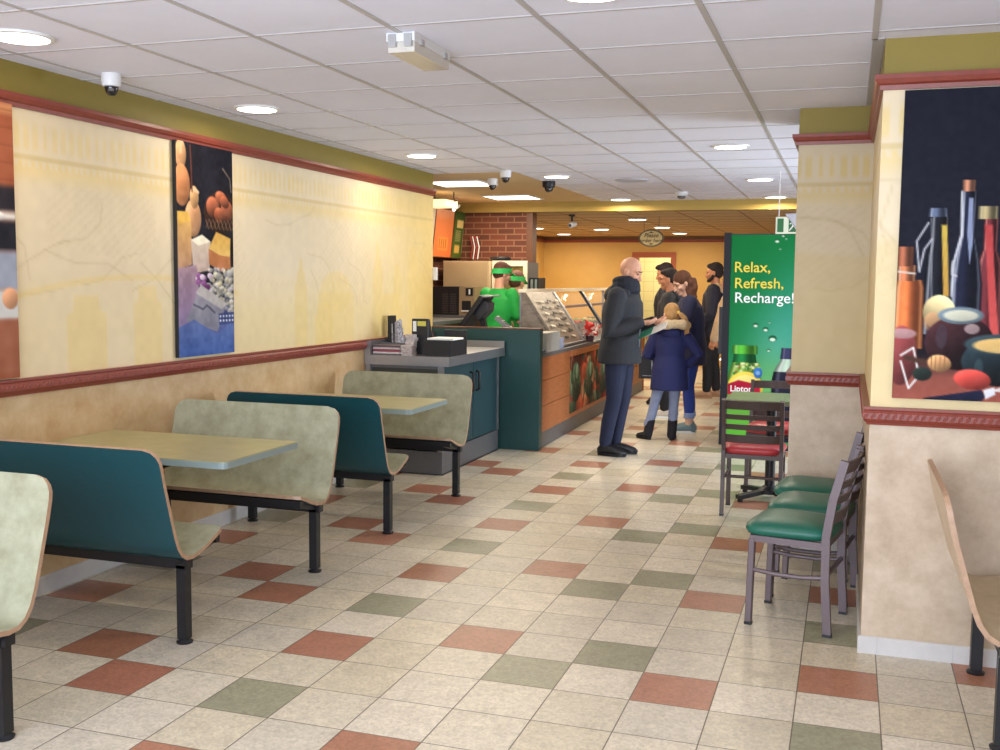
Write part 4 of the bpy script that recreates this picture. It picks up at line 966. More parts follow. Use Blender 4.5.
obj('top_rail', box(gx1 - .05, gx1 + .03, 1.09, 5.85, gz, gz + .035, .004, 1), M['cream'], t)
bm = bmesh.new()
for y in (1.14, 5.3): bx(bm, gx1 - .045, gx1 - .02, y - .015, y + .015, .002, gz)
obj('rear_post', bm, M['steel'], t)
food = [(S(214, 190, 96), S(150, 130, 60)), (S(190, 60, 46), S(150, 90, 50)), (S(92, 120, 56), S(150, 160, 90)), (S(226, 206, 150), S(190, 160, 90)), (S(120, 84, 60), S(90, 110, 50))]
names = ['yellow', 'red', 'green', 'cream', 'brown']
for i in range(5):
    y = 2.5 + i * .5; t = thing('food_pan', 'steel food pan of %s filling behind the counter glass' % names[i], 'food pan', ctr(-.40, y), math.radians(1.1), 'food pans in the counter')
    bm = bmesh.new()
    for a in ((-.15, .15, -.2, -.19), (-.15, .15, .19, .2), (-.15, -.14, -.19, .19), (.14, .15, -.19, .19)): bx(bm, a[0], a[1], a[2], a[3], .001, .19)
    bx(bm, -.14, .14, -.19, .19, .001, .01); obj('pan', bm, M['steel'], t)
    bm = bmesh.new(); rs = random.Random(i)
    for k in range(60): ell(bm, (rs.uniform(-.12, .12), rs.uniform(-.17, .17), rs.uniform(.14, .20)), (rs.uniform(.02, .035), rs.uniform(.02, .035), .02), seg=6, rings=4)
    obj('filling', bm, mat('filling', food[i][0], .6, var=1, scale=20, col2=food[i][1]), t, smooth=True)['kind'] = 'stuff'
t = thing('counter_box', 'plain grey box on the counter beside the teal end panel', 'box', ctr(-.06, .28), math.radians(1.1))
obj('box', box(-.075, .065, 0, .5, .001, .185, .004, 1), mat('plain_grey', S(150, 146, 138), .5), t)
t = thing('acrylic_stand', 'pale blue clear acrylic holder behind the grey box on the counter', 'holder', ctr(-.06, .79), math.radians(1.1))
bm = bmesh.new(); bx(bm, -.06, .035, 0, .29, .001, .012); bx(bm, .024, .034, 0, .29, .012, .11); bx(bm, -.06, .03, .0, .008, .012, .13); obj('holder', bm, mat('pale_blue_acrylic', S(168, 176, 200), .15, alpha=.65), t)
t = thing('card_reader', 'small black card reader on the counter corner beside the teal end panel', 'card reader', ctr(-.02, .17), 0.3)
obj('reader_body', box(-.035, .035, -.06, .06, .001, .03, .008, 2), M['blackpl'], t); obj('screen', box(-.025, .025, .005, .05, .0305, .033), M['steel'], t)
# poinsettia
t = thing('potted_poinsettia', 'red and white poinsettia on the counter beside the bald man', 'plant', ctr(-.035, 2.35))
bm = bmesh.new(); lathe(bm, [(.042, .001), (.05, .06), (.052, .07)], seg=16); obj('pot', bm, mat('dark_pot', S(70, 40, 50), .5), t, smooth='auto')
rs = random.Random(8)
for kind, cnt, colr in (('red_leaves', 60, (206, 56, 48)), ('white_leaves', 34, (236, 220, 214))):
    bm = bmesh.new()
    for k in range(cnt):
        a = rs.uniform(0, 6.28); e = rs.uniform(-.2, 1.3); r = rs.uniform(.05, .125); c = Vector((r * math.cos(a) * math.cos(e), r * math.sin(a) * math.cos(e) * 1.3, .085 + .10 * math.sin(e))); c.x = max(c.x, -.02)
        mtx = Matrix.Rotation(a, 4, 'Z') @ Matrix.Rotation(-rs.uniform(-.3, 1.2), 4, 'Y'); L = rs.uniform(.05, .085); w = L * .38
        pts = [(0, 0, 0), (L * .4, w, .006), (L, 0, 0), (L * .4, -w, .006)]
        f = bm.faces.new([bm.verts.new(c + (mtx @ Vector(q))) for q in pts])
    obj(kind, bm, mat(kind, S(*colr), .5), t)['kind'] = 'stuff'
# point of sale monitor and card terminal
t = thing('checkout_monitor', 'black tilted checkout touch screen seen from behind over the teal panel', 'monitor', ctr(-.66, .45), math.radians(1.1))
bm = bmesh.new(); prism(bm, [(-.23, .235), (-.015, .535), (.03, .515), (-.185, .21)], 'Y', -.17, .17); bev(bm, .008, 2); obj('screen_housing', bm, M['blackpl'], t)
bm = bmesh.new(); prism(bm, [(-.10, .36), (-.01, .50), (.06, .46), (.05, .38), (-.05, .28)], 'Y', -.1, .1); bev(bm, .012, 2); obj('rear_housing', bm, mat('charcoal_plastic', S(46, 46, 52), .4), t)
bm = bmesh.new(); prism(bm, [(-.018, .537), (.028, .517), (.10, .522), (.10, .535)], 'Y', -.165, .165); obj('top_strip', bm, M['steel'], t)
bm = bmesh.new(); bar(bm, (-.04, 0, .34), (.02, 0, .02), .07, .05); cyl(bm, (.02, 0, .001), .12, .022, 24); obj('stand', bm, M['blackpl'], t)
t = thing('card_terminal', 'grey keypad card terminal on a stand right of the checkout screen', 'card terminal', ctr(-.47, .40), math.radians(1.1))
bm = bmesh.new(); tube(bm, [(.02, 0, .02), (0, 0, .22)], .018, 10); cyl(bm, (.02, 0, .001), .06, .015, 20); obj('stand', bm, M['blackpl'], t)
R1 = Matrix.Translation((0, 0, .27)) @ Matrix.Rotation(math.radians(38), 4, 'Y')
bm = bmesh.new(); bx(bm, -.085, .085, -.045, .045, -.018, .018, 0, R1); bev(bm, .006, 2); obj('terminal_body', bm, mat('silver_plastic', S(150, 150, 152), .35), t)
bm = bmesh.new(); bx(bm, -.07, -.015, -.034, .034, .0185, .021, 0, R1)
for i in range(3):
    for j in range(4): bx(bm, .0 + j * .02, .014 + j * .02, -.033 + i * .024, -.015 + i * .024, .0185, .022, 0, R1)
obj('keypad_and_screen', bm, M['blackpl'], t)

# ---------------------------------------------------------------- kitchen
t = thing('wall_phone', 'small white sensor box on the end edge of the left wall', 'sensor', (WX - .03, YE, 1.64))
obj('body', box(.005, .06, .002, .05, -.062, .058, .018, 3), M['white'], t); obj('bracket', box(-.02, .012, .0015, .03, -.03, .03), M['dsteel'], t)
obj_bc = thing('back_counter', 'dark back counter along the kitchen wall under the ovens', 'counter', (-4.94, 9.6, 0))
obj('cabinet', box(0.004, .74, 0, 2.52, 0, .98), M['darkwood'], obj_bc); obj('worktop', box(.004, .80, .0, 2.55, 1.10, 1.14), M['dsteel'], obj_bc); obj('apron', box(.004, .76, .04, 2.52, .98, 1.10), M['darkwood'], obj_bc)

t = thing('coffee_machine', 'black and steel coffee machine with louvred side on the back counter', 'coffee machine', (-4.62, 11.6, 1.14))
obj('black_cabinet', box(-.1, .258, 0, .5, .001, .365, .006, 2), M['blackpl'], t)
bm = bmesh.new()
for i in range(9):
    z = .05 + i * .027; bx(bm, .05, .125, -.006, -.0005, z, z + .016); bx(bm, .15, .225, -.006, -.0005, z, z + .016)
obj('louvres', bm, mat('dark_grey_slats', S(58, 52, 52), .5), t)['kind'] = 'stuff'
obj('steel_body', box(.262, .455, .0, .45, .001, .365, .006, 2), mat('warm_steel', S(176, 156, 124), .35, metal=.5), t)
obj('cup_opening', box(.30, .41, -.012, -.0005, .09, .20), M['blackpl'], t); obj('display', box(.345, .435, -.01, -.0005, .26, .35), M['blackpl'], t)
bm = bmesh.new(); bx(bm, .385, .405, -.016, -.0105, .275, .335); bx(bm, .30, .41, -.03, -.0005, .075, .088); obj('spout_and_tray', bm, M['white'], t)
obj('base', box(-.12, .47, -.03, .52, .0005, .03), M['dsteel'], t)
t = thing('storage_cabinet', 'tall beige metal cabinet behind the counter staff', 'cabinet', (-4.80, 12.2, 0))
obj('body', box(.002, .60, .004, .6, 0, 1.82, .006, 2), mat('beige_metal', S(186, 162, 128), .5, var=.04, scale=3), t); bm = bmesh.new(); bx(bm, .01, .59, -.012, .003, .1, 1.80); bev(bm, .004, 1); obj('door', bm, mat('beige_door', S(180, 154, 118), .5, var=.04, scale=3), t)
t = thing('oven', 'white-framed glass-door oven behind the counter staff, in front of the brick wall', 'oven', (-4.19, 12.3, 0))
bm = bmesh.new()
for a in ((0, .45, 0, .45), ): bx(bm, a[0], a[1], .03, .5, 0.0, 1.81)
obj('body', bm, M['dsteel'], t); bm = bmesh.new()
for x0, x1, z0, z1 in ((0, .45, 1.76, 1.825), (0, .05, .9, 1.76), (.40, .45, .9, 1.76), (.05, .40, .9, 1.2)): bx(bm, x0, x1, 0, .03, z0, z1)
obj('door_frame', bm, M['cream'], t); obj('door_glass', box(.05, .40, .012, .02, 1.2, 1.76), mat('oven_glass', S(126, 108, 64), .2, var=.3, scale=6), t)
bm = bmesh.new(); lathe(bm, [(.12, .001), (.14, .03), (.12, .05), (.02, .055)], (0, 0, 0), 20); tag(obj('baking_pan', bm, M['blackpl'], loc=(-4.2 + .05, 12.5, 1.826), smooth='auto'), 'black pan lying on top of the cabinet and oven', 'pan')
bm = bmesh.new(); bx(bm, 0, .12, 0, .3, 0.9, 1.62); bx(bm, .02, .05, -.01, 0, .95, 1.6, 1); bx(bm, .075, .1, -.01, 0, .95, 1.6, 1); tag(obj('cup_rack', bm, [M['blackpl'], M['steel']], loc=(-3.74, 12.4, 0)), 'narrow black and grey rack right of the oven', 'rack')
bm = bmesh.new(); bx(bm, 0, .12, 0.02, .3, 0, .9)
tag(obj('rack_pedestal', bm, M['dsteel'], loc=(-3.74, 12.4, 0)), 'low grey pedestal under the narrow rack', 'stand')
# menu boards leaning forward from the kitchen wall
def menu(cols, y, label, deco):
    p = Paint(.60, .58, .012, cols[0]); p.mix(np.clip(p.v / .58, 0, 1) * .6, cols[1]); deco(p)
    t = thing('menu_board', label, 'menu board', (-4.94, y, 1.87), 0, 'menu boards on the kitchen wall'); tilt = .06
    me = p.mesh((.08 + tilt + .031, .0, .58), (0, 1, 0), (-tilt * 1.0 / .58, 0, -1)); obj('face', me, M['print'], t)
    bm = bmesh.new(); prism(bm, [(.05, -.01), (.105, -.01), (.105 + tilt, .59), (.05 + tilt, .59)], 'Y', -.012, .612); obj('frame', bm, M['darkwood'], t)
    bm = bmesh.new()
    for yy in (.1, .5): bar(bm, (.01, yy, .3), (.11, yy, .3), .03, .03)
    obj('bracket', bm, M['blackpl'], t)
def deco_o(p):
    p.poly([(.14, .34), (.46, .34), (.46, .50), (.14, .50)], (226, 146, 70), a=.8)
    for k in range(4): p.line([(.18 + .07 * k, .37), (.18 + .07 * k, .47)], .03, (150, 80, 40), .8)
    p.mix(np.clip((.14 - p.v) / .14, 0, 1), (230, 170, 140))
def deco_g(p):
    p.poly([(.1, .1), (.32, .1), (.32, .2), (.1, .2)], (226, 200, 130)); p.poly([(.36, .1), (.52, .1), (.52, .17), (.36, .17)], (206, 186, 110))
    for k in range(6): p.line([(.08, .24 + .025 * k), (.26, .24 + .025 * k)], .01, (206, 190, 130), .8)
    p.poly([(.34, .22), (.54, .22), (.54, .52), (.34, .52)], (200, 190, 150)); p.poly([(.37, .25), (.51, .25), (.51, .36), (.37, .36)], (70, 76, 56)); p.poly([(.37, .39), (.51, .39), (.51, .5), (.37, .5)], (80, 76, 56)); p.poly([(.08, .42), (.26, .42), (.26, .52), (.08, .52)], (214, 176, 90))
menu([(214, 130, 84), (206, 96, 40)], 11.92, 'orange menu board with a pale emblem', deco_o)
menu([(70, 92, 46), (96, 112, 40)], 12.55, 'green menu board with pale text blocks', deco_g)
menu([(214, 200, 180), (190, 150, 110)], 11.29, 'pale menu board mostly hidden behind the wall end', lambda p: None)
t = thing('track_light', 'warm lit rectangular light box with hooks above the menu boards', 'light', (-4.45, 11.2, 2.445))
obj('light_box', box(-.12, .14, -.2, .2, -.04, .035, .01, 2), mat('warm_lit_box', (1, .8, .5), .5, emit=1.1, ecol=(1, .78, .45)), t)
bm = bmesh.new()
for x in (-.06, .17): tube(bm, [(x, 0, CZ - 2.4455), (x, 0, .06), (x + .02, -.02, .02), (x + .045, -.02, .03)], .006, 6)
obj('hooks', bm, M['blackpl'], t)
t = thing('spotlight', 'small bright spotlight shining on the menu boards', 'light', (-4.58, 12.1, CZ))
bm = bmesh.new(); tube(bm, [(0, 0, -.001), (0, 0, -.1)], .008, 8); tube(bm, [(.02, 0, -.09), (-.02, 0, -.115)], .022, 12); obj('lamp_head', bm, M['white'], t, smooth=True)
bm = bmesh.new(); ell(bm, (-.042, 0, -.13), (.02, .02, .02)); obj('bulb', bm, M['lens'], t, smooth=True)
lamp('menu_lamp', 'AREA', (-4.64, 12.1, 2.42), 5, (1, .8, .5), .06, rot=(0, math.radians(-55), 0))
t = thing('wall_decoration', 'red and white striped hanging decoration at the corner of the brick wall', 'decoration', (-4.66, BY - .02, 1.86))
bm = bmesh.new()
for k in range(4): tube(bm, [(.03 * k, 0, .0), (.03 * k + .02, .0, .15), (.03 * k - .01, .0, .28)], .008, 6, mi=k % 2)
bx(bm, -.01, .11, .0, .02, .27, .29); obj('ribbons', bm, [mat('red_ribbon', S(150, 40, 34), .5), M['white']], t)

# ---------------------------------------------------------------- drinks cooler
t = thing('drinks_cooler', 'tall drinks cooler with a green printed side panel beside the second pillar', 'cooler', (-1.13, 10.13, 0))
obj('cabinet', box(.06, .86, .012, .75, 0.02, 2.04, .006, 1), M['blackpl'], t)
obj('door', box(-.005, .058, .0, .75, .03, 2.05, .012, 2), mat('black_door', S(22, 22, 30), .45, spec=.25), t)
obj('plinth', box(.06, .86, .03, .73, 0.0, .02), M['blackpl'], t)
obj('door_handle', box(-.04, -.006, .05, .08, .9, 1.35, .008, 2), M['blackpl'], t)
W, H = .80, 1.98; p = Paint(W, H, .0075, (14, 108, 56)); 
def cq_(x, y): return ((x - 729 - (y - 233) * -.037) * .00909 - .02, (y - 233) * .0094)
tt = np.clip(p.v / H, 0, 1); p.c = np.array([16., 116, 56]) * (1 - tt[..., None]) + np.array([30., 128, 78]) * tt[..., None]
p.mix(np.exp(-(((p.u - .50) / .30) ** 2 + ((p.v - 1.05) / .42) ** 2)) * .75, (92, 176, 160)); p.mix(np.exp(-(((p.u - .42) / .35) ** 2 + ((p.v - 1.45) / .32) ** 2)) * .8, (126, 186, 110)); p.mix(np.clip((p.v - 1.25) / .5, 0, 1) * .5, (96, 176, 84)); p.mix(np.exp(-((p.u - .62) / .25) ** 2) * np.exp(-((p.v - .7) / .5) ** 2) * .45, (60, 150, 140))
for x, y, r in ((777, 239, 2.2), (783, 234, 1.4), (786, 237, 1), (755, 323, 2.4), (765, 327, 2.4), (772, 336, 3.4), (769, 320, 1), (768, 348, 1.6), (780, 247, .9), (796, 244, 1.4)):
    a, b = cq_(x, y); p.ell(a, b, r * .011, r * .009, (20, 84, 50), shade=0); p.ell(a, b + r * .003, r * .008, r * .005, (214, 236, 214), shade=0)
def prof(cx, rows, c, hi=None): a, b = cq_(cx, 345); p.lathe(a, [((y - 233) * .0094, w * .00909) for y, w in rows], c, hi)
prof(744, [(355, 11), (358, 11.5), (372, 16), (384, 19), (440, 19)], (120, 178, 70), (200, 220, 140)); prof(744, [(352, 11), (359, 12), (361, 13)], (30, 120, 60)); prof(744, [(343.5, 12.5), (346, 13), (352.5, 13)], (86, 176, 56), (150, 216, 110))
for i in range(40): a, b = cq_(random.uniform(732, 758), random.uniform(362, 376)); p.ell(a, b, .015, .015, random.choice([(190, 206, 110), (60, 120, 50), (214, 220, 160), (120, 160, 60), (150, 120, 60)]), shade=.2)
a, b = cq_(744, 386); p.ell(a, b, .165, .15, (232, 204, 80), shade=.15); p.ell(a, b, .135, .118, (238, 220, 130), shade=.1); a, b = cq_(757, 371); p.ell(a, b, .04, .052, (54, 112, 186), shade=.2); p.ell(a, b, .02, .02, (130, 170, 214), shade=0)
x0, y0 = cq_(726, 381); x1, y1 = cq_(759, 394); p.poly([(x0, y0 + .02), (x0 + .1, y0 - .02), (x1, y0 + .02), (x1, y1), (x0, y1)], (176, 28, 56)); p.poly([(x0, y1), (x1, y1), (x1, H), (x0, H)], (110, 170, 70), (96, 190, 60))
prof(790, [(355, 9), (358, 10), (366, 15), (378, 18), (440, 18)], (168, 188, 170), (220, 230, 214)); prof(790, [(369, 16.3), (378, 18), (440, 18)], (32, 32, 48), (90, 90, 110)); prof(790, [(345, 9), (356, 10)], (54, 54, 84), (110, 110, 140)); a, b = cq_(783, 382); p.ell(a, b, .035, .03, (150, 150, 156), shade=.1)
me = p.mesh((.06, .0105, 2.03), (1, 0, 0), (0, 0, -1)); obj('side_panel_print', me, M['print'], t)
def ctext(s, x, y, size, m, off=.0011):
    u, v = cq_(x, y); u -= .03; place_text(s, size, t, m, (.06 + u, .0085, 2.03 - v), (PI / 2, 0, 0), offset=off, extrude=.001)
ctext('Relax,', 736.5, 270, .138, M['yellow']); ctext('Refresh,', 736.5, 286, .138, M['yellow']); ctext('Recharge!', 736.5, 300.5, .138, M['letwhite']); ctext('Lipton', 731.5, 390.5, .082, M['letwhite'], .0015)

# small christmas tree by the far wall
t = thing('christmas_tree', 'dark green artificial tree with white lights half hidden behind the cooler', 'tree', (-1.58, 15.9, 0))
bm = bmesh.new(); cyl(bm, (0, 0, 0), .03, 1.9, 10); obj('trunk', bm, M['darkwood'], t)
bm = bmesh.new(); rs = random.Random(4)
for k in range(1500):
    z = rs.uniform(.25, 2.0); r = (2.06 - z) * .30 * rs.uniform(.5, 1.0); a = rs.uniform(0, 6.28); L = .07; c = Vector((r * math.cos(a), r * math.sin(a), z)); d = Vector((math.cos(a), math.sin(a), rs.uniform(-.5, .3))) * L; s = Vector((-math.sin(a), math.cos(a), 0)) * .016
    bm.faces.new([bm.verts.new(c - s), bm.verts.new(c + d), bm.verts.new(c + s)])
obj('foliage', bm, mat('fir_green', S(30, 50, 30), .7), t)['kind'] = 'stuff'
bm = bmesh.new()
for k in range(60): z = rs.uniform(.4, 1.95); r = (2.06 - z) * .29; a = rs.uniform(0, 6.28); ell(bm, (r * math.cos(a), r * math.sin(a), z), (.014, .014, .014), seg=6, rings=4)
obj('lights', bm, mat('white_bulb', (1, 1, .95), .4, emit=3), t)['kind'] = 'stuff'
# ---------------------------------------------------------------- people
SKIN = mat('skin', S(206, 152, 124), .5, var=.04, scale=20); SKIN2 = mat('warm_lit_skin', S(196, 132, 96), .5, var=.04, scale=20); SKINP = mat('pale_skin', S(226, 182, 160), .5, var=.04, scale=20)
def V(*a): return Vector(a)
def hand_prims(bm, w, d, n, side, curl=0.5, s=1.0):
    """w wrist, d direction of the hand, n palm normal (the side the fingers curl to), side +1/-1: where the thumb is"""
    d = d.normalized(); n = (n - d * n.dot(d)).normalized(); b = d.cross(n).normalized() * side
    tube(bm, [w, w + d * .03 * s], [.026 * s, .03 * s], 10)
    for k in (-1, 0, 1): tube(bm, [w + d * .02 * s + b * .014 * k * s, w + d * .085 * s + b * .024 * k * s], [.018 * s, .016 * s], 8)
    for k, L in ((-1.5, .058), (-.5, .072), (.5, .078), (1.5, .068)):
        p = w + d * .085 * s + b * .0205 * k * s; a = curl
        d1 = (d * math.cos(a * .5) + n * math.sin(a * .5)); d2 = (d * math.cos(a * 1.1) + n * math.sin(a * 1.1)); d3 = (d * math.cos(a * 1.6) + n * math.sin(a * 1.6))
        q1 = p + d1 * L * .42 * s; q2 = q1 + d2 * L * .34 * s; q3 = q2 + d3 * L * .24 * s
        tube(bm, [p - d * .02 * s, p, q1, q2, q3], [.0105 * s, .0105 * s, .0100 * s, .0092 * s, .0082 * s], 8)
    t0 = w + d * .03 * s + b * .026 * s; t1 = t0 + (d * .6 + b * .75 + n * .25).normalized() * .038 * s; t2 = t1 + (d * .9 + b * .25 + n * .4).normalized() * .032 * s
    tube(bm, [w + d * .02 * s, t0, t1, t2], [.016 * s, .014 * s, .0115 * s, .0095 * s], 8)

def person(name_label, loc, rotz, h, pose, look, cat='person'):
    """front towards local +x, left side +y. pose: dict; look: dict of materials and garment shapes"""
    k = h / 1.75
    t = thing('person', name_label, cat, loc, rotz)
    sw = look.get('shoulder', .185); lean = pose.get('lean', 0.0)
    fem = look.get('female', False); bulk = look.get('bulk', 1.0)
    def up(z): return lean * max(0, (z - .95) / .5)       # forward shift of the upper body
    feet = pose.get('feet', ((.0, .10), (.0, -.10))); fa = pose.get('toes', (0.15, -0.15))
    hips = [(0, s * .085) for s in (1, -1)]
    hz = .92
    shoulders = [V(up(1.42), s * (sw - .02), 1.415) for s in (1, -1)]
    hc = V(up(1.62) + pose.get('head_fwd', 0.02), pose.get('head_side', 0), 1.635 - pose.get('head_drop', 0))
    HR = Matrix.Rotation(pose.get('head_yaw', 0), 3, 'Z') @ Matrix.Rotation(pose.get('head_roll', 0), 3, 'X') @ Matrix.Rotation(pose.get('head_pitch', 0), 3, 'Y')
    hs = look.get('head', 1.0)
    def H(x, y, z): return (hc + HR @ V(x, y, z) * hs) * k
    legs = []
    for i in range(2):
        f = feet[i]; kn = pose.get('knees', ((.03, 0), (.03, 0)))[i]
        hip = V(0, hips[i][1], hz); ank = V(f[0], f[1], .085)
        knee = (hip + ank) / 2 + V(kn[0], kn[1], .0); legs.append((hip, knee, ank))
    elbows = [Vector(p) for p in pose['elbows']]; wrists = [Vector(p) for p in pose['wrists']]
    # ---- body: one continuous skin
    bm = bmesh.new()
    ell(bm, H(-.012, 0, .03), V(.098, .076, .098) * k * hs, HR); ell(bm, H(.012, 0, -.01), V(.078, .068, .10) * k * hs, HR)
    tube(bm, [H(.0, 0, -.05), H(.05, 0, -.083)], [.055 * k * hs, .034 * k * hs], 10); ell(bm, H(.07, 0, -.092), V(.022, .026, .018) * k * hs, HR)      # jaw, chin
    tube(bm, [H(.088, 0, .012), H(.104, 0, -.018), H(.112, 0, -.032)], [.009 * k * hs, .012 * k * hs, .013 * k * hs], 8)                                  # nose
    for s in (1, -1):
        ell(bm, H(.094, s * .012, -.036), V(.010, .009, .008) * k * hs, HR); ell(bm, H(.07, s * .034, .028), V(.022, .026, .012) * k * hs, HR)            # nostril, brow
        ell(bm, H(.058, s * .046, -.02), V(.03, .022, .024) * k * hs, HR); ell(bm, H(-.008, s * .078, -.008), V(.02, .008, .033) * k * hs, HR)              # cheek, ear
    ell(bm, H(.088, 0, -.060), V(.012, .024, .006) * k * hs, HR); ell(bm, H(.086, 0, -.070), V(.012, .021, .006) * k * hs, HR)                            # lips
    nb = V(up(1.44), 0, 1.44) * k
    tube(bm, [nb, (nb + H(-.02, 0, -.05)) / 2, H(-.015, 0, -.04)], [.062 * k, .056 * k, .056 * k], 12)
    rings_tube(bm, [(up(z) * k, 0, z * k, rx * k, ry * k) for z, rx, ry in ((.86, .09, .15), (.95, .105, .165), (1.08, .09, .135), (1.25, .11, .155), (1.38, .095, .165), (1.45, .06, .09))])
    for i, s in enumerate((1, -1)):
        hip, knee, ank = legs[i]
        tube(bm, [hip * k, knee * k, ank * k], [.085 * k, .056 * k, .038 * k], 12)
        dt = V(math.cos(fa[i]), math.sin(fa[i]), 0)
        tube(bm, [(ank + V(0, 0, -.02)) * k, (ank + dt * .13 + V(0, 0, -.05)) * k], [.036 * k, .028 * k], 10)
        tube(bm, [shoulders[i] * k, elbows[i] * k, wrists[i] * k], [.054 * k, .042 * k, .028 * k], 12)
        hd = (wrists[i] - elbows[i]).normalized(); hd = Vector(pose['hand_dir'][i]).normalized() if 'hand_dir' in pose else hd
        pn = Vector(pose.get('palm', ((0, -1, -.2), (0, 1, -.2)))[i])
        hand_prims(bm, wrists[i] * k, hd, pn, pose.get('thumb', (1, -1))[i], pose.get('curl', .6), k * (.92 if fem else 1))
    obj('body', blob(bm, look.get('voxel', .0062), 3, .4), look['skin'], t, smooth=True)
    # ---- face details
    bm = bmesh.new()
    for s in (1, -1):
        ell(bm, H(.086, s * .031, .010), V(.006, .013, .0055) * k * hs, HR, 10, 6)
    obj('eyes', bm, mat('eye', S(60, 44, 38), .2), t, smooth=True)
    if look.get('brow'):
        bm = bmesh.new()
        for s in (1, -1): tube(bm, [H(.093, s * .014, .033), H(.084, s * .046, .036)], .0045 * k, 6)
        obj('eyebrows', bm, look['brow'], t, smooth=True)
    bm = bmesh.new(); ell(bm, H(.092, 0, -.065), V(.0085, .021, .0035) * k * hs, HR, 10, 6); obj('mouth', bm, mat('lip', S(150, 84, 76), .4), t, smooth=True)
    # ---- trousers
    bm = bmesh.new(); lw = look.get('leg', 1.0); cuff = look.get('cuff', .115)
    rings_tube(bm, [(0, 0, z * k, rx * k, ry * k) for z, rx, ry in ((.80, .10, .165), (.9, .118, .18), (1.0, .11, .165), (1.06, .10, .15))])
    for i in range(2):
        hip, knee, ank = legs[i]; d = (ank - knee).normalized(); end = ank + V(0, 0, -.085 + cuff) - d * 0
        tube(bm, [(hip + V(0, 0, -.02)) * k, (hip * .5 + knee * .5) * k, knee * k, (knee * .5 + ank * .5 + V(-.008, 0, 0)) * k, end * k], [r * lw * k for r in (.10, .088, .068, .064, .054)], 14)
    obj('trousers', blob(bm, .011, 3), look['trousers'], t, smooth=True)
    if look.get('rolled'):
        for i in range(2):
            bm = bmesh.new(); c = (legs[i][2] + V(0, 0, -.085 + cuff)) * k; lathe(bm, [(.055 * lw * k, -.03), (.062 * lw * k, -.03), (.062 * lw * k, .02), (.055 * lw * k, .025)], c, 16)
            obj('rolled_cuff', bm, look['rolled'], t, smooth='auto')
    # ---- shoes
    for i in range(2):
        ank = legs[i][2]; dt = V(math.cos(fa[i]), math.sin(fa[i]), 0); st = V(-dt.y, dt.x, 0); bm = bmesh.new(); top = look.get('shoe_top', .09)
        base = V(ank.x, ank.y, 0)
        def pt(f, sdd, z): return (base + dt * f + st * sdd + V(0, 0, z)) * k
        tube(bm, [pt(-.035, 0, .05), pt(.02, 0, .062), pt(.10, 0, .046), pt(.17, 0, .036)], [.042 * k, .044 * k, .041 * k, .030 * k], 12)
        tube(bm, [pt(-.05, 0, .028), pt(.06, 0, .03), pt(.16, 0, .027), pt(.19, 0, .026)], [.028 * k, .032 * k, .036 * k, .024 * k], 12)
        lg_ = (legs[i][1] - ank).normalized(); tp = ank + lg_ * max(.005, top - .085); tube(bm, [pt(-.01, 0, .06), (tp if top > .12 else base + V(-.008 * dt.x, -.008 * dt.y, top)) * k], [(.044 if top < .12 else .062) * k, look.get('shaft', .042) * k], 12)
        for v in bm.verts: v.co.z = max(v.co.z, .012)
        sh = obj('shoe', blob(bm, .008, 3), look['shoes'], t, smooth=True)
        bm = bmesh.new(); n = 20; A = []; B = []
        for q in range(n):
            a = 2 * PI * q / n; c = math.cos(a); p = pt(.065 + .138 * c, .044 * math.sin(a) * (1 + .12 * c), 0); A.append(bm.verts.new((p.x, p.y, .0005))); B.append(bm.verts.new((p.x, p.y, look.get('sole_h', .022))))
        bm.faces.new(list(reversed(A))); bm.faces.new(B)
        for q in range(n): bm.faces.new((A[q], A[(q + 1) % n], B[(q + 1) % n], B[q]))
        obj('sole', bm, look.get('sole', M['blackpl']), sh)
    # ---- jacket or shirt
    hem = look.get('hem', .80); j = look.get('thick', .03); fl = look.get('flare', 0); bm = bmesh.new()
    rows = [(hem, .118 + j + fl, .178 + j + fl), (hem + .03, .118 + j + fl * .95, .178 + j + fl * .95), (.95 if hem < .9 else hem + .06, .118 + j + fl * .5, .178 + j + fl * .5), (1.10, .108 + j, .155 + j), (1.25, .122 + j, .168 + j), (1.36, .108 + j, .18 + j * .8), (1.43, .08 + j * .7, .14), (1.475, .062 + j * .4, .075 + j * .5)]
    rings_tube(bm, [(up(z) * k, 0, z * k, rx * k * bulk, ry * k * (sw / .185)) for z, rx, ry in rows], 24)
    cf = look.get('sleeve', 1.0)
    for i in range(2):
        e = elbows[i]; wv = e + (wrists[i] - e) * cf; sh0 = shoulders[i]
        if cf > .55: tube(bm, [sh0 * k, (sh0 * .5 + e * .5) * k, e * k, (e * .5 + wv * .5) * k, wv * k], [(.062 + j * .7) * k, (.056 + j * .7) * k, (.05 + j * .6) * k, (.043 + j * .55) * k, (.034 + j * .5) * k], 12)
        else: wv = sh0 + (e - sh0) * .8; tube(bm, [sh0 * k, (sh0 * .5 + wv * .5) * k, wv * k], [(.066 + j * .5) * k, (.062 + j * .5) * k, (.064 + j * .5) * k], 12)
    jk = obj('jacket' if look.get('jacket', True) else 'shirt', blob(bm, .011, 3), look['top'], t, smooth=True)
    for g in look.get('extra', ()): g(t, jk, H, HR, k, hs, up, legs, elbows, wrists)
    return t

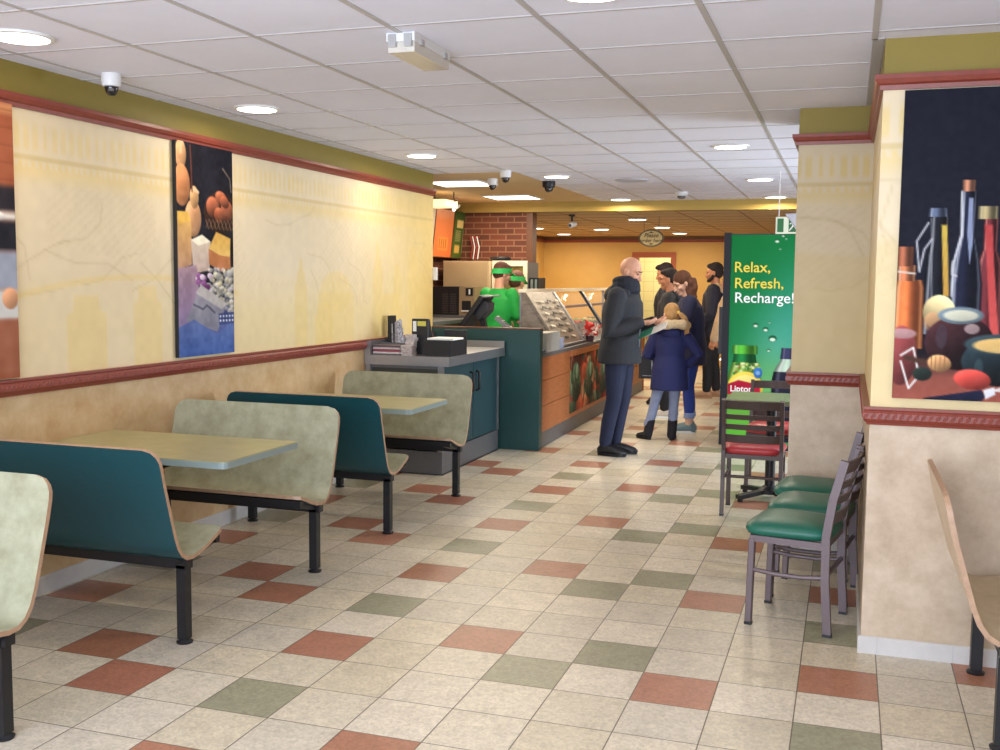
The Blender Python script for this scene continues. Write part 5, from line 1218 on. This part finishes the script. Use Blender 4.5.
def hair_short(m, back=.0, front=.02, top=.0, beard=None):
    def f(t, jk, H, HR, k, hs, up, *a):
        bm = bmesh.new()
        ell(bm, H(-.026, 0, .052 + top), V(.098, .085, .088) * k * hs, HR); ell(bm, H(-.045, 0, .01), V(.078, .080, .085 + back) * k * hs, HR); ell(bm, H(.012 + front, 0, .088 + top), V(.062, .066, .036) * k * hs, HR)
        obj('hair', blob(bm, .008, 2), m, t, smooth=True)
        if beard:
            bm = bmesh.new(); tube(bm, [H(.0, .066, -.03), H(.02, .058, -.06), H(.06, .034, -.085), H(.078, 0, -.094), H(.06, -.034, -.085), H(.02, -.058, -.06), H(.0, -.066, -.03)], .024 * k * hs, 8); tube(bm, [H(.092, .022, -.052), H(.098, 0, -.048), H(.092, -.022, -.052)], .008 * k, 6)
            obj('beard', blob(bm, .007, 2), beard, t, smooth=True)
    return f
def scarf(m):
    def f(t, jk, H, HR, k, hs, up, *a):
        bm = bmesh.new()
        for z, r in ((1.46, .10), (1.50, .098), (1.545, .088)):
            n = 14; pts = [((up(1.5) + .01 + r * math.cos(2 * PI * q / n)) * k, r * .95 * math.sin(2 * PI * q / n) * k, (z + .018 * math.cos(2 * PI * q / n + z * 9)) * k) for q in range(n + 1)]
            tube(bm, pts, .036 * k, 8, cap=False)
        obj('scarf', blob(bm, .011, 3), m, t, smooth=True)
    return f
def hood(m, fur=None):
    def f(t, jk, H, HR, k, hs, up, *a):
        bm = bmesh.new()
        ell(bm, ((up(1.44) - .10) * k, 0, 1.42 * k), (.075 * k, .14 * k, .085 * k)); tube(bm, [((up(1.44) + .06) * k, .10 * k, 1.44 * k), ((up(1.44) - .05) * k, .13 * k, 1.48 * k), ((up(1.44) - .12) * k, .0, 1.47 * k), ((up(1.44) - .05) * k, -.13 * k, 1.48 * k), ((up(1.44) + .06) * k, -.10 * k, 1.44 * k)], .04 * k, 8)
        obj('hood', blob(bm, .012, 3), m, jk, smooth=True)
        if fur:
            bm = bmesh.new(); rs = random.Random(3); n = 26
            for q in range(n):
                a_ = PI * .12 + (2 * PI - PI * .24) * q / (n - 1); c = V((up(1.44) - .06 + .15 * math.cos(a_)) * k, .20 * math.sin(a_) * k, (1.50 - .02 * math.cos(a_)) * k)
                ell(bm, c + V(rs.uniform(-.01, .01), rs.uniform(-.01, .01), rs.uniform(-.01, .01)), V(.062, .06, .062) * k * rs.uniform(.85, 1.15), seg=8, rings=6)
            obj('fur_trim', blob(bm, .011, 1), fur, jk, smooth=True)
    return f
def long_hair(m, tail=False, fall=.25, side=0):
    def f(t, jk, H, HR, k, hs, up, *a):
        bm = bmesh.new()
        ell(bm, H(-.022, 0, .045), V(.104, .088, .095) * k * hs, HR); ell(bm, H(-.045, 0, -.01), V(.08, .085, .09) * k * hs, HR)
        if not tail:
            rs = random.Random(2)
            for q in range(16):
                s = rs.choice((-1, 1)) if side == 0 else side * (1 if rs.random() < .8 else -1); y = s * rs.uniform(.02, .08); x = rs.uniform(-.13, -.05); L = fall * rs.uniform(.7, 1.1)
                p0 = H(x, y, -.02); p = [p0 + V(rs.uniform(-.01, .02), s * .012 * q_ * .5, -L * q_ / 4) * k + V(.012 * math.sin(q_ * 2.2 + q), .012 * math.cos(q_ * 2.5 + q), 0) for q_ in range(5)]
                tube(bm, p, [.026 * k, .028 * k, .027 * k, .022 * k, .012 * k], 7)
        obj('hair', blob(bm, .009, 2), m, t, smooth=True)
        if tail:
            bm = bmesh.new(); rs = random.Random(6)
            for q in range(9):
                o = V(rs.uniform(-.02, .02), rs.uniform(-.02, .02), 0); p0 = H(-.10, tail * .045, .0)
                pts = [p0 + (o + V(-.03, tail * .03, .005)) * k, p0 + (o + V(-.06, tail * .08, -.05)) * k, p0 + (o * 1.4 + V(-.05, tail * .11, -.14)) * k, p0 + (o * 1.5 + V(-.045, tail * .115, -.26 + rs.uniform(-.03, .03))) * k]
                tube(bm, pts, [.02 * k, .024 * k, .022 * k, .008 * k], 7)
            pt_ = obj('ponytail', blob(bm, .009, 2), m, t, smooth=True)
            bm = bmesh.new(); ell(bm, H(-.115, tail * .05, .01), V(.022, .022, .022) * k); obj('hair_tie', bm, mat('yellow_tie', S(236, 206, 70), .5), pt_, smooth=True)
    return f
def zipper(m, x=.0, hem=.82, top=1.42, j=.03):
    def f(t, jk, H, HR, k, hs, up, *a):
        bm = bmesh.new(); bar(bm, ((.122 + j + .004) * k, x, hem * k), ((up(1.25) + .126 + j) * k, x, 1.25 * k), .014, .008, (1, 0, 0)); obj('zip', bm, m, jk)
    return f

charcoal = mat('charcoal_jacket', S(40, 42, 48), .88, var=.12, scale=14, bump=.25, bscale=22)
navy = mat('navy_coat', S(34, 40, 92), .8, var=.1, scale=14, bump=.2, bscale=26); navyd = mat('dark_navy_coat', S(38, 42, 74), .8, var=.1, scale=14, bump=.2, bscale=26)
blackj = mat('black_jacket', S(36, 36, 42), .7, var=.12, scale=14, bump=.2, bscale=26); darkj = mat('dark_blue_jacket', S(32, 32, 48), .75, var=.1, scale=14, bump=.2, bscale=26)
jeans = mat('dark_blue_jeans', S(24, 32, 60), .8, var=.12, scale=10, bump=.15, bscale=30); jeansp = mat('pale_blue_jeans', S(132, 144, 176), .8, var=.14, scale=10, bump=.15, bscale=30); jeansb = mat('bright_blue_jeans', S(44, 66, 150), .8, var=.1, scale=10, bump=.15, bscale=30)
blackt = mat('black_trousers', S(26, 26, 32), .8); beige = mat('beige_fabric', S(196, 164, 128), .85, var=.1, scale=20); greenS = mat('bright_green_shirt', S(22, 158, 64), .7, var=.08, scale=12, bump=.1, bscale=20); greenC = mat('bright_green_cap', S(30, 176, 84), .6)
leather = mat('black_leather', S(26, 26, 30), .35); suede = mat('black_suede', S(30, 30, 38), .9); beigesh = mat('beige_shoe', S(172, 130, 98), .7); whitesh = mat('white_shoe', S(206, 196, 184), .7); teal_sh = mat('grey_teal_trainer', S(112, 136, 146), .7)
hbrown = mat('brown_hair', S(92, 56, 40), .75, var=.25, scale=40, stretch=(1, 1, .2)); hdark = mat('dark_hair', S(40, 30, 28), .85, var=.2, scale=40); hblond = mat('dark_blond_hair', S(176, 136, 88), .75, var=.3, scale=40, stretch=(1, 1, .2)); furm = mat('beige_fur', S(206, 180, 142), .95, var=.15, scale=60, bump=.6, bscale=90)
silver = mat('silver_zip', S(190, 190, 196), .3, metal=.7); scarfm = mat('dark_navy_scarf', S(36, 38, 48), .95, var=.15, scale=40, bump=.4, bscale=70); jeanc = mat('pale_cuff', S(140, 160, 206), .8)

# bald man in profile, reading the leaflet
man = person('bald man in a charcoal parka and dark jeans reading a leaflet, standing at the counter', (-1.955, 9.36, 0), math.radians(-9), 1.79,
    dict(feet=((-.06, .09), (-.09, -.085)), toes=(.1, -.02), knees=((.035, 0), (.03, 0)), elbows=((.05, .26, 1.11), (.0, -.27, 1.10)), wrists=((.26, .14, 1.19), (.22, -.12, 1.19)),
         hand_dir=((.9, -.5, .05), (.9, .45, .05)), palm=((0, -.5, .9), (0, .5, .9)), thumb=(-1, -1), curl=.5, head_pitch=.38, head_fwd=.045, head_drop=.005, lean=.03),
    dict(skin=SKIN, top=charcoal, trousers=jeans, shoes=leather, thick=.042, hem=.825, flare=.01, bulk=1.11, leg=1.04, extra=(scarf(scarfm), hood(charcoal), zipper(silver, j=.045), ), brow=hdark))
# leaflets held by the bald man
lm = mat('leaflet_white', S(232, 230, 222), .5, var=1, scale=34, col2=S(206, 204, 200)); lg = mat('leaflet_green', S(30, 122, 96), .5)
t = thing('leaflet', 'white and green printed leaflet held open by the bald man', 'leaflet', (-1.69, 9.27, 1.135), math.radians(-4))
Rl = Matrix.Rotation(math.radians(-24), 4, 'Y') @ Matrix.Rotation(math.radians(18), 4, 'X')
bm = bmesh.new(); bx(bm, -.0, .19, -.12, .08, -.002, .002, 0, Rl); obj('white_page', bm, lm, t)
bm = bmesh.new(); bx(bm, -.07, .055, -.13, .07, .004, .007, 0, Rl); obj('green_page', bm, lg, t)
bm = bmesh.new()
for i in range(6): bx(bm, .0 + .03 * i, .02 + .03 * i, -.12 + .02 * (i % 3), -.03 + .02 * (i % 2), -.0045, -.0025, 0, Rl)
bx(bm, .02, .17, -.02, .07, -.0045, -.0025, 0, Rl)
obj('print_blocks', bm, mat('grey_print', S(90, 80, 88), .6), t)['kind'] = 'stuff'

# girl from behind
girl = person('girl in a blue coat with a beige fur hood and pale jeans, seen from behind', (-1.675, 10.45, 0), math.radians(100), 1.34,
    dict(feet=((.0, .27), (.0, -.05)), toes=(.75, -.2), knees=((.01, 0), (.01, 0)), elbows=((.02, .30, 1.10), (-.06, -.37, 1.13)), wrists=((.22, .16, 1.08), (.06, -.22, .98)), palm=((0, -1, 0), (0, 1, 0)),
         head_pitch=.25, head_roll=.12, head_yaw=.3),
    dict(skin=SKINP, top=navy, trousers=jeansp, shoes=suede, shoe_top=.26, shaft=.066, hem=.66, flare=.035, thick=.035, leg=.98, cuff=.2, head=1.16, female=True, brow=hbrown, extra=(long_hair(hblond, tail=-1), hood(navy, furm))))
# woman looking down to the left
woman = person('woman with long brown hair in a dark navy coat looking down, behind the girl', (-1.54, 11.08, 0), math.radians(190), 1.70,
    dict(feet=((.02, .10), (.0, -.09)), toes=(.2, -.2), elbows=((.10, .24, 1.12), (.06, -.24, 1.12)), wrists=((.34, .13, 1.12), (.32, -.05, 1.14)), head_pitch=.5, head_fwd=.06, head_yaw=.42, head_drop=.02, lean=.05, palm=((0, -.5, .9), (0, .5, .9)), thumb=(-1, -1)),
    dict(skin=SKINP, top=navyd, trousers=jeansb, shoes=teal_sh, sole=M['letwhite'], sole_h=.032, hem=.74, thick=.035, cuff=.20, leg=.95, rolled=jeanc, female=True, shoulder=.175, brow=hbrown, extra=(long_hair(hbrown, fall=.34, side=1), )))
# dark-haired man behind
person('dark-haired man in a black jacket and white shoes, half hidden behind the girl', (-1.97, 12.25, 0), math.radians(182), 1.72,
    dict(feet=((.03, .10), (-.05, -.10)), elbows=((.02, .26, 1.10), (.04, -.26, 1.10)), wrists=((.22, .18, 1.02), (.24, -.16, 1.04)), head_pitch=.08, head_fwd=.03),
    dict(skin=SKIN2, top=blackj, trousers=blackt, shoes=whitesh, sole=M['letwhite'], thick=.04, brow=hdark, extra=(hair_short(hdark, back=-.02, top=.006), hood(blackj))))
person('person with black hair and dark clothes, farthest in the queue by the doorway', (-2.25, 13.6, 0), math.radians(185), 1.80,
    dict(elbows=((.02, .25, 1.10), (.02, -.25, 1.10)), wrists=((.16, .2, .98), (.16, -.2, .98)), head_pitch=.2),
    dict(skin=SKIN2, top=blackj, trousers=blackt, shoes=leather, thick=.03, voxel=.008, brow=hdark, extra=(hair_short(hdark, top=.012, front=.03), )))
person('bearded man in a dark jacket with a beige hood and beige shoes, beside the cooler', (-1.74, 14.6, 0), math.radians(178), 1.83,
    dict(feet=((.06, .11), (-.03, -.10)), elbows=((.0, .27, 1.10), (.0, -.27, 1.10)), wrists=((.16, .22, .96), (.18, -.2, .96)), head_pitch=.06),
    dict(skin=SKIN2, top=darkj, trousers=blackt, shoes=beigesh, sole=beigesh, thick=.045, leg=1.05, voxel=.008, brow=hdark, extra=(hair_short(hdark, top=.01, beard=hdark), hood(beige))))
person('person in a beige jacket almost wholly hidden behind the drinks cooler', (-1.38, 13.2, 0), math.radians(176), 1.70,
    dict(feet=((-.12, .08), (-.14, -.08)), elbows=((.09, .22, 1.12), (.06, -.24, 1.10)), wrists=((.16, .2, .92), (.14, -.2, .92))),
    dict(skin=SKIN2, top=beige, trousers=blackt, shoes=leather, thick=.045, voxel=.009, brow=hdark, extra=(hair_short(hbrown), )))
# counter staff
def visor(m):
    def f(t, jk, H, HR, k, hs, up, *a):
        bm = bmesh.new(); n = 20; rr = []
        for z, r in ((.0, 1.0), (.06, .99)):
            rr.append([bm.verts.new(H(-.018 + .112 * r * math.cos(2 * PI * q / n), .094 * r * math.sin(2 * PI * q / n), z + .034 * math.cos(2 * PI * q / n))) for q in range(n)])
        for q in range(n): bm.faces.new((rr[0][q], rr[0][(q + 1) % n], rr[1][(q + 1) % n], rr[1][q]))
        vz = obj('visor_band', bm, m, t, smooth=True)
        bm = bmesh.new(); A = []; B = []
        for q in range(11):
            a_ = -1.1 + 2.2 * q / 10; A.append(bm.verts.new(H(-.018 + .112 * math.cos(a_), .094 * math.sin(a_), .05))); B.append(bm.verts.new(H(.035 + .135 * math.cos(a_ * .8), .085 * math.sin(a_ * .9), .026)))
        for q in range(10): bm.faces.new((A[q], B[q], B[q + 1], A[q + 1]))
        obj('visor_peak', bm, m, vz, smooth=True)
    return f
person('man in a green shirt and green visor with his back turned behind the counter', (-3.78, 11.25, 0), math.radians(70), 1.77,
    dict(elbows=((.10, .27, 1.12), (.08, -.27, 1.12)), wrists=((.32, .18, 1.08), (.32, -.12, 1.08)), head_yaw=-.45, head_pitch=.3, head_fwd=.04, lean=.05),
    dict(skin=SKIN, top=greenS, trousers=blackt, shoes=leather, jacket=False, thick=.018, sleeve=.3, hem=.88, shoulder=.20, brow=hdark, extra=(hair_short(hbrown), visor(greenC))))
person('woman in a green shirt with tied brown hair, right of the man behind the counter', (-3.77, 11.88, 0), math.radians(80), 1.68,
    dict(elbows=((.08, .25, 1.12), (.06, -.25, 1.12)), wrists=((.28, .16, 1.04), (.28, -.12, 1.04)), head_yaw=-.2, head_pitch=.35, lean=.05),
    dict(skin=SKIN, top=greenS, trousers=blackt, shoes=leather, jacket=False, thick=.018, sleeve=.3, hem=.86, female=True, shoulder=.175, brow=hbrown, extra=(long_hair(hbrown, tail=1), visor(greenC))))
# black shoulder bag hanging at the girl's side
t = thing('shoulder_bag', 'black shoulder bag with a strap standing on the floor display, between man and girl', 'bag', (-1.965, 11.15, .55))
t['label'] = 'black shoulder bag seen between the bald man and the girl'
bm = bmesh.new(); bx(bm, -.14, .14, -.06, .06, 0, .24); bev(bm, .03, 3); obj('bag_body', bm, leather, t, smooth='auto')
bm = bmesh.new(); tube(bm, [(-.12, 0, .22), (-.08, .0, .36), (.02, .02, .52), (.08, 0, .38), (.12, 0, .22)], .010, 8); obj('strap', bm, leather, t, smooth=True)
bm = bmesh.new(); bx(bm, -.1, .1, -.066, -.06, .03, .035); bx(bm, -.005, .005, -.066, -.06, .1, .2); obj('metal_trim', bm, silver, t)
# ---------------------------------------------------------------- light and camera
lamp('shop_front_daylight', 'AREA', (-1.2, -0.9, 1.45), 300, (.74, .84, 1.0), 4.6, rot=(math.radians(96), 0, 0), size_y=2.2)
lamp('side_door_daylight', 'AREA', (2.45, 9.1, 1.25), 190, (.74, .86, 1.0), 1.6, rot=(0, math.radians(78), 0), size_y=1.8)
lamp('corridor_lamp', 'AREA', (-3.5, YB + .8, 2.5), 24, (1, .95, .7), .6)
w = bpy.data.worlds.new('World'); SC.world = w; w.use_nodes = True
w.node_tree.nodes['Background'].inputs[0].default_value = (.80, .86, .95, 1); w.node_tree.nodes['Background'].inputs[1].default_value = 0.7
cd = bpy.data.cameras.new('Camera'); cam = bpy.data.objects.new('Camera', cd); COL.objects.link(cam); SC.camera = cam
cd.sensor_width = 36; cd.sensor_fit = 'HORIZONTAL'; cd.lens = 1047.6 * 36 / 1000; cd.clip_start = .05
yaw, pitch, roll = .3198, .089, .0101
fwd = Vector((-math.sin(yaw), math.cos(yaw), 0)); right = Vector((math.cos(yaw), math.sin(yaw), 0)); up = Vector((0, 0, 1))
f2 = fwd * math.cos(pitch) - up * math.sin(pitch); u2 = up * math.cos(pitch) + fwd * math.sin(pitch)
r3 = right * math.cos(roll) + u2 * math.sin(roll); u3 = -right * math.sin(roll) + u2 * math.cos(roll)
R = Matrix((r3, u3, -f2)).transposed().to_4x4(); R.translation = (0, 0, 1.57); cam.matrix_world = R
SC.view_settings.view_transform = 'Standard'; SC.view_settings.look = 'None'; SC.view_settings.exposure = 0.0
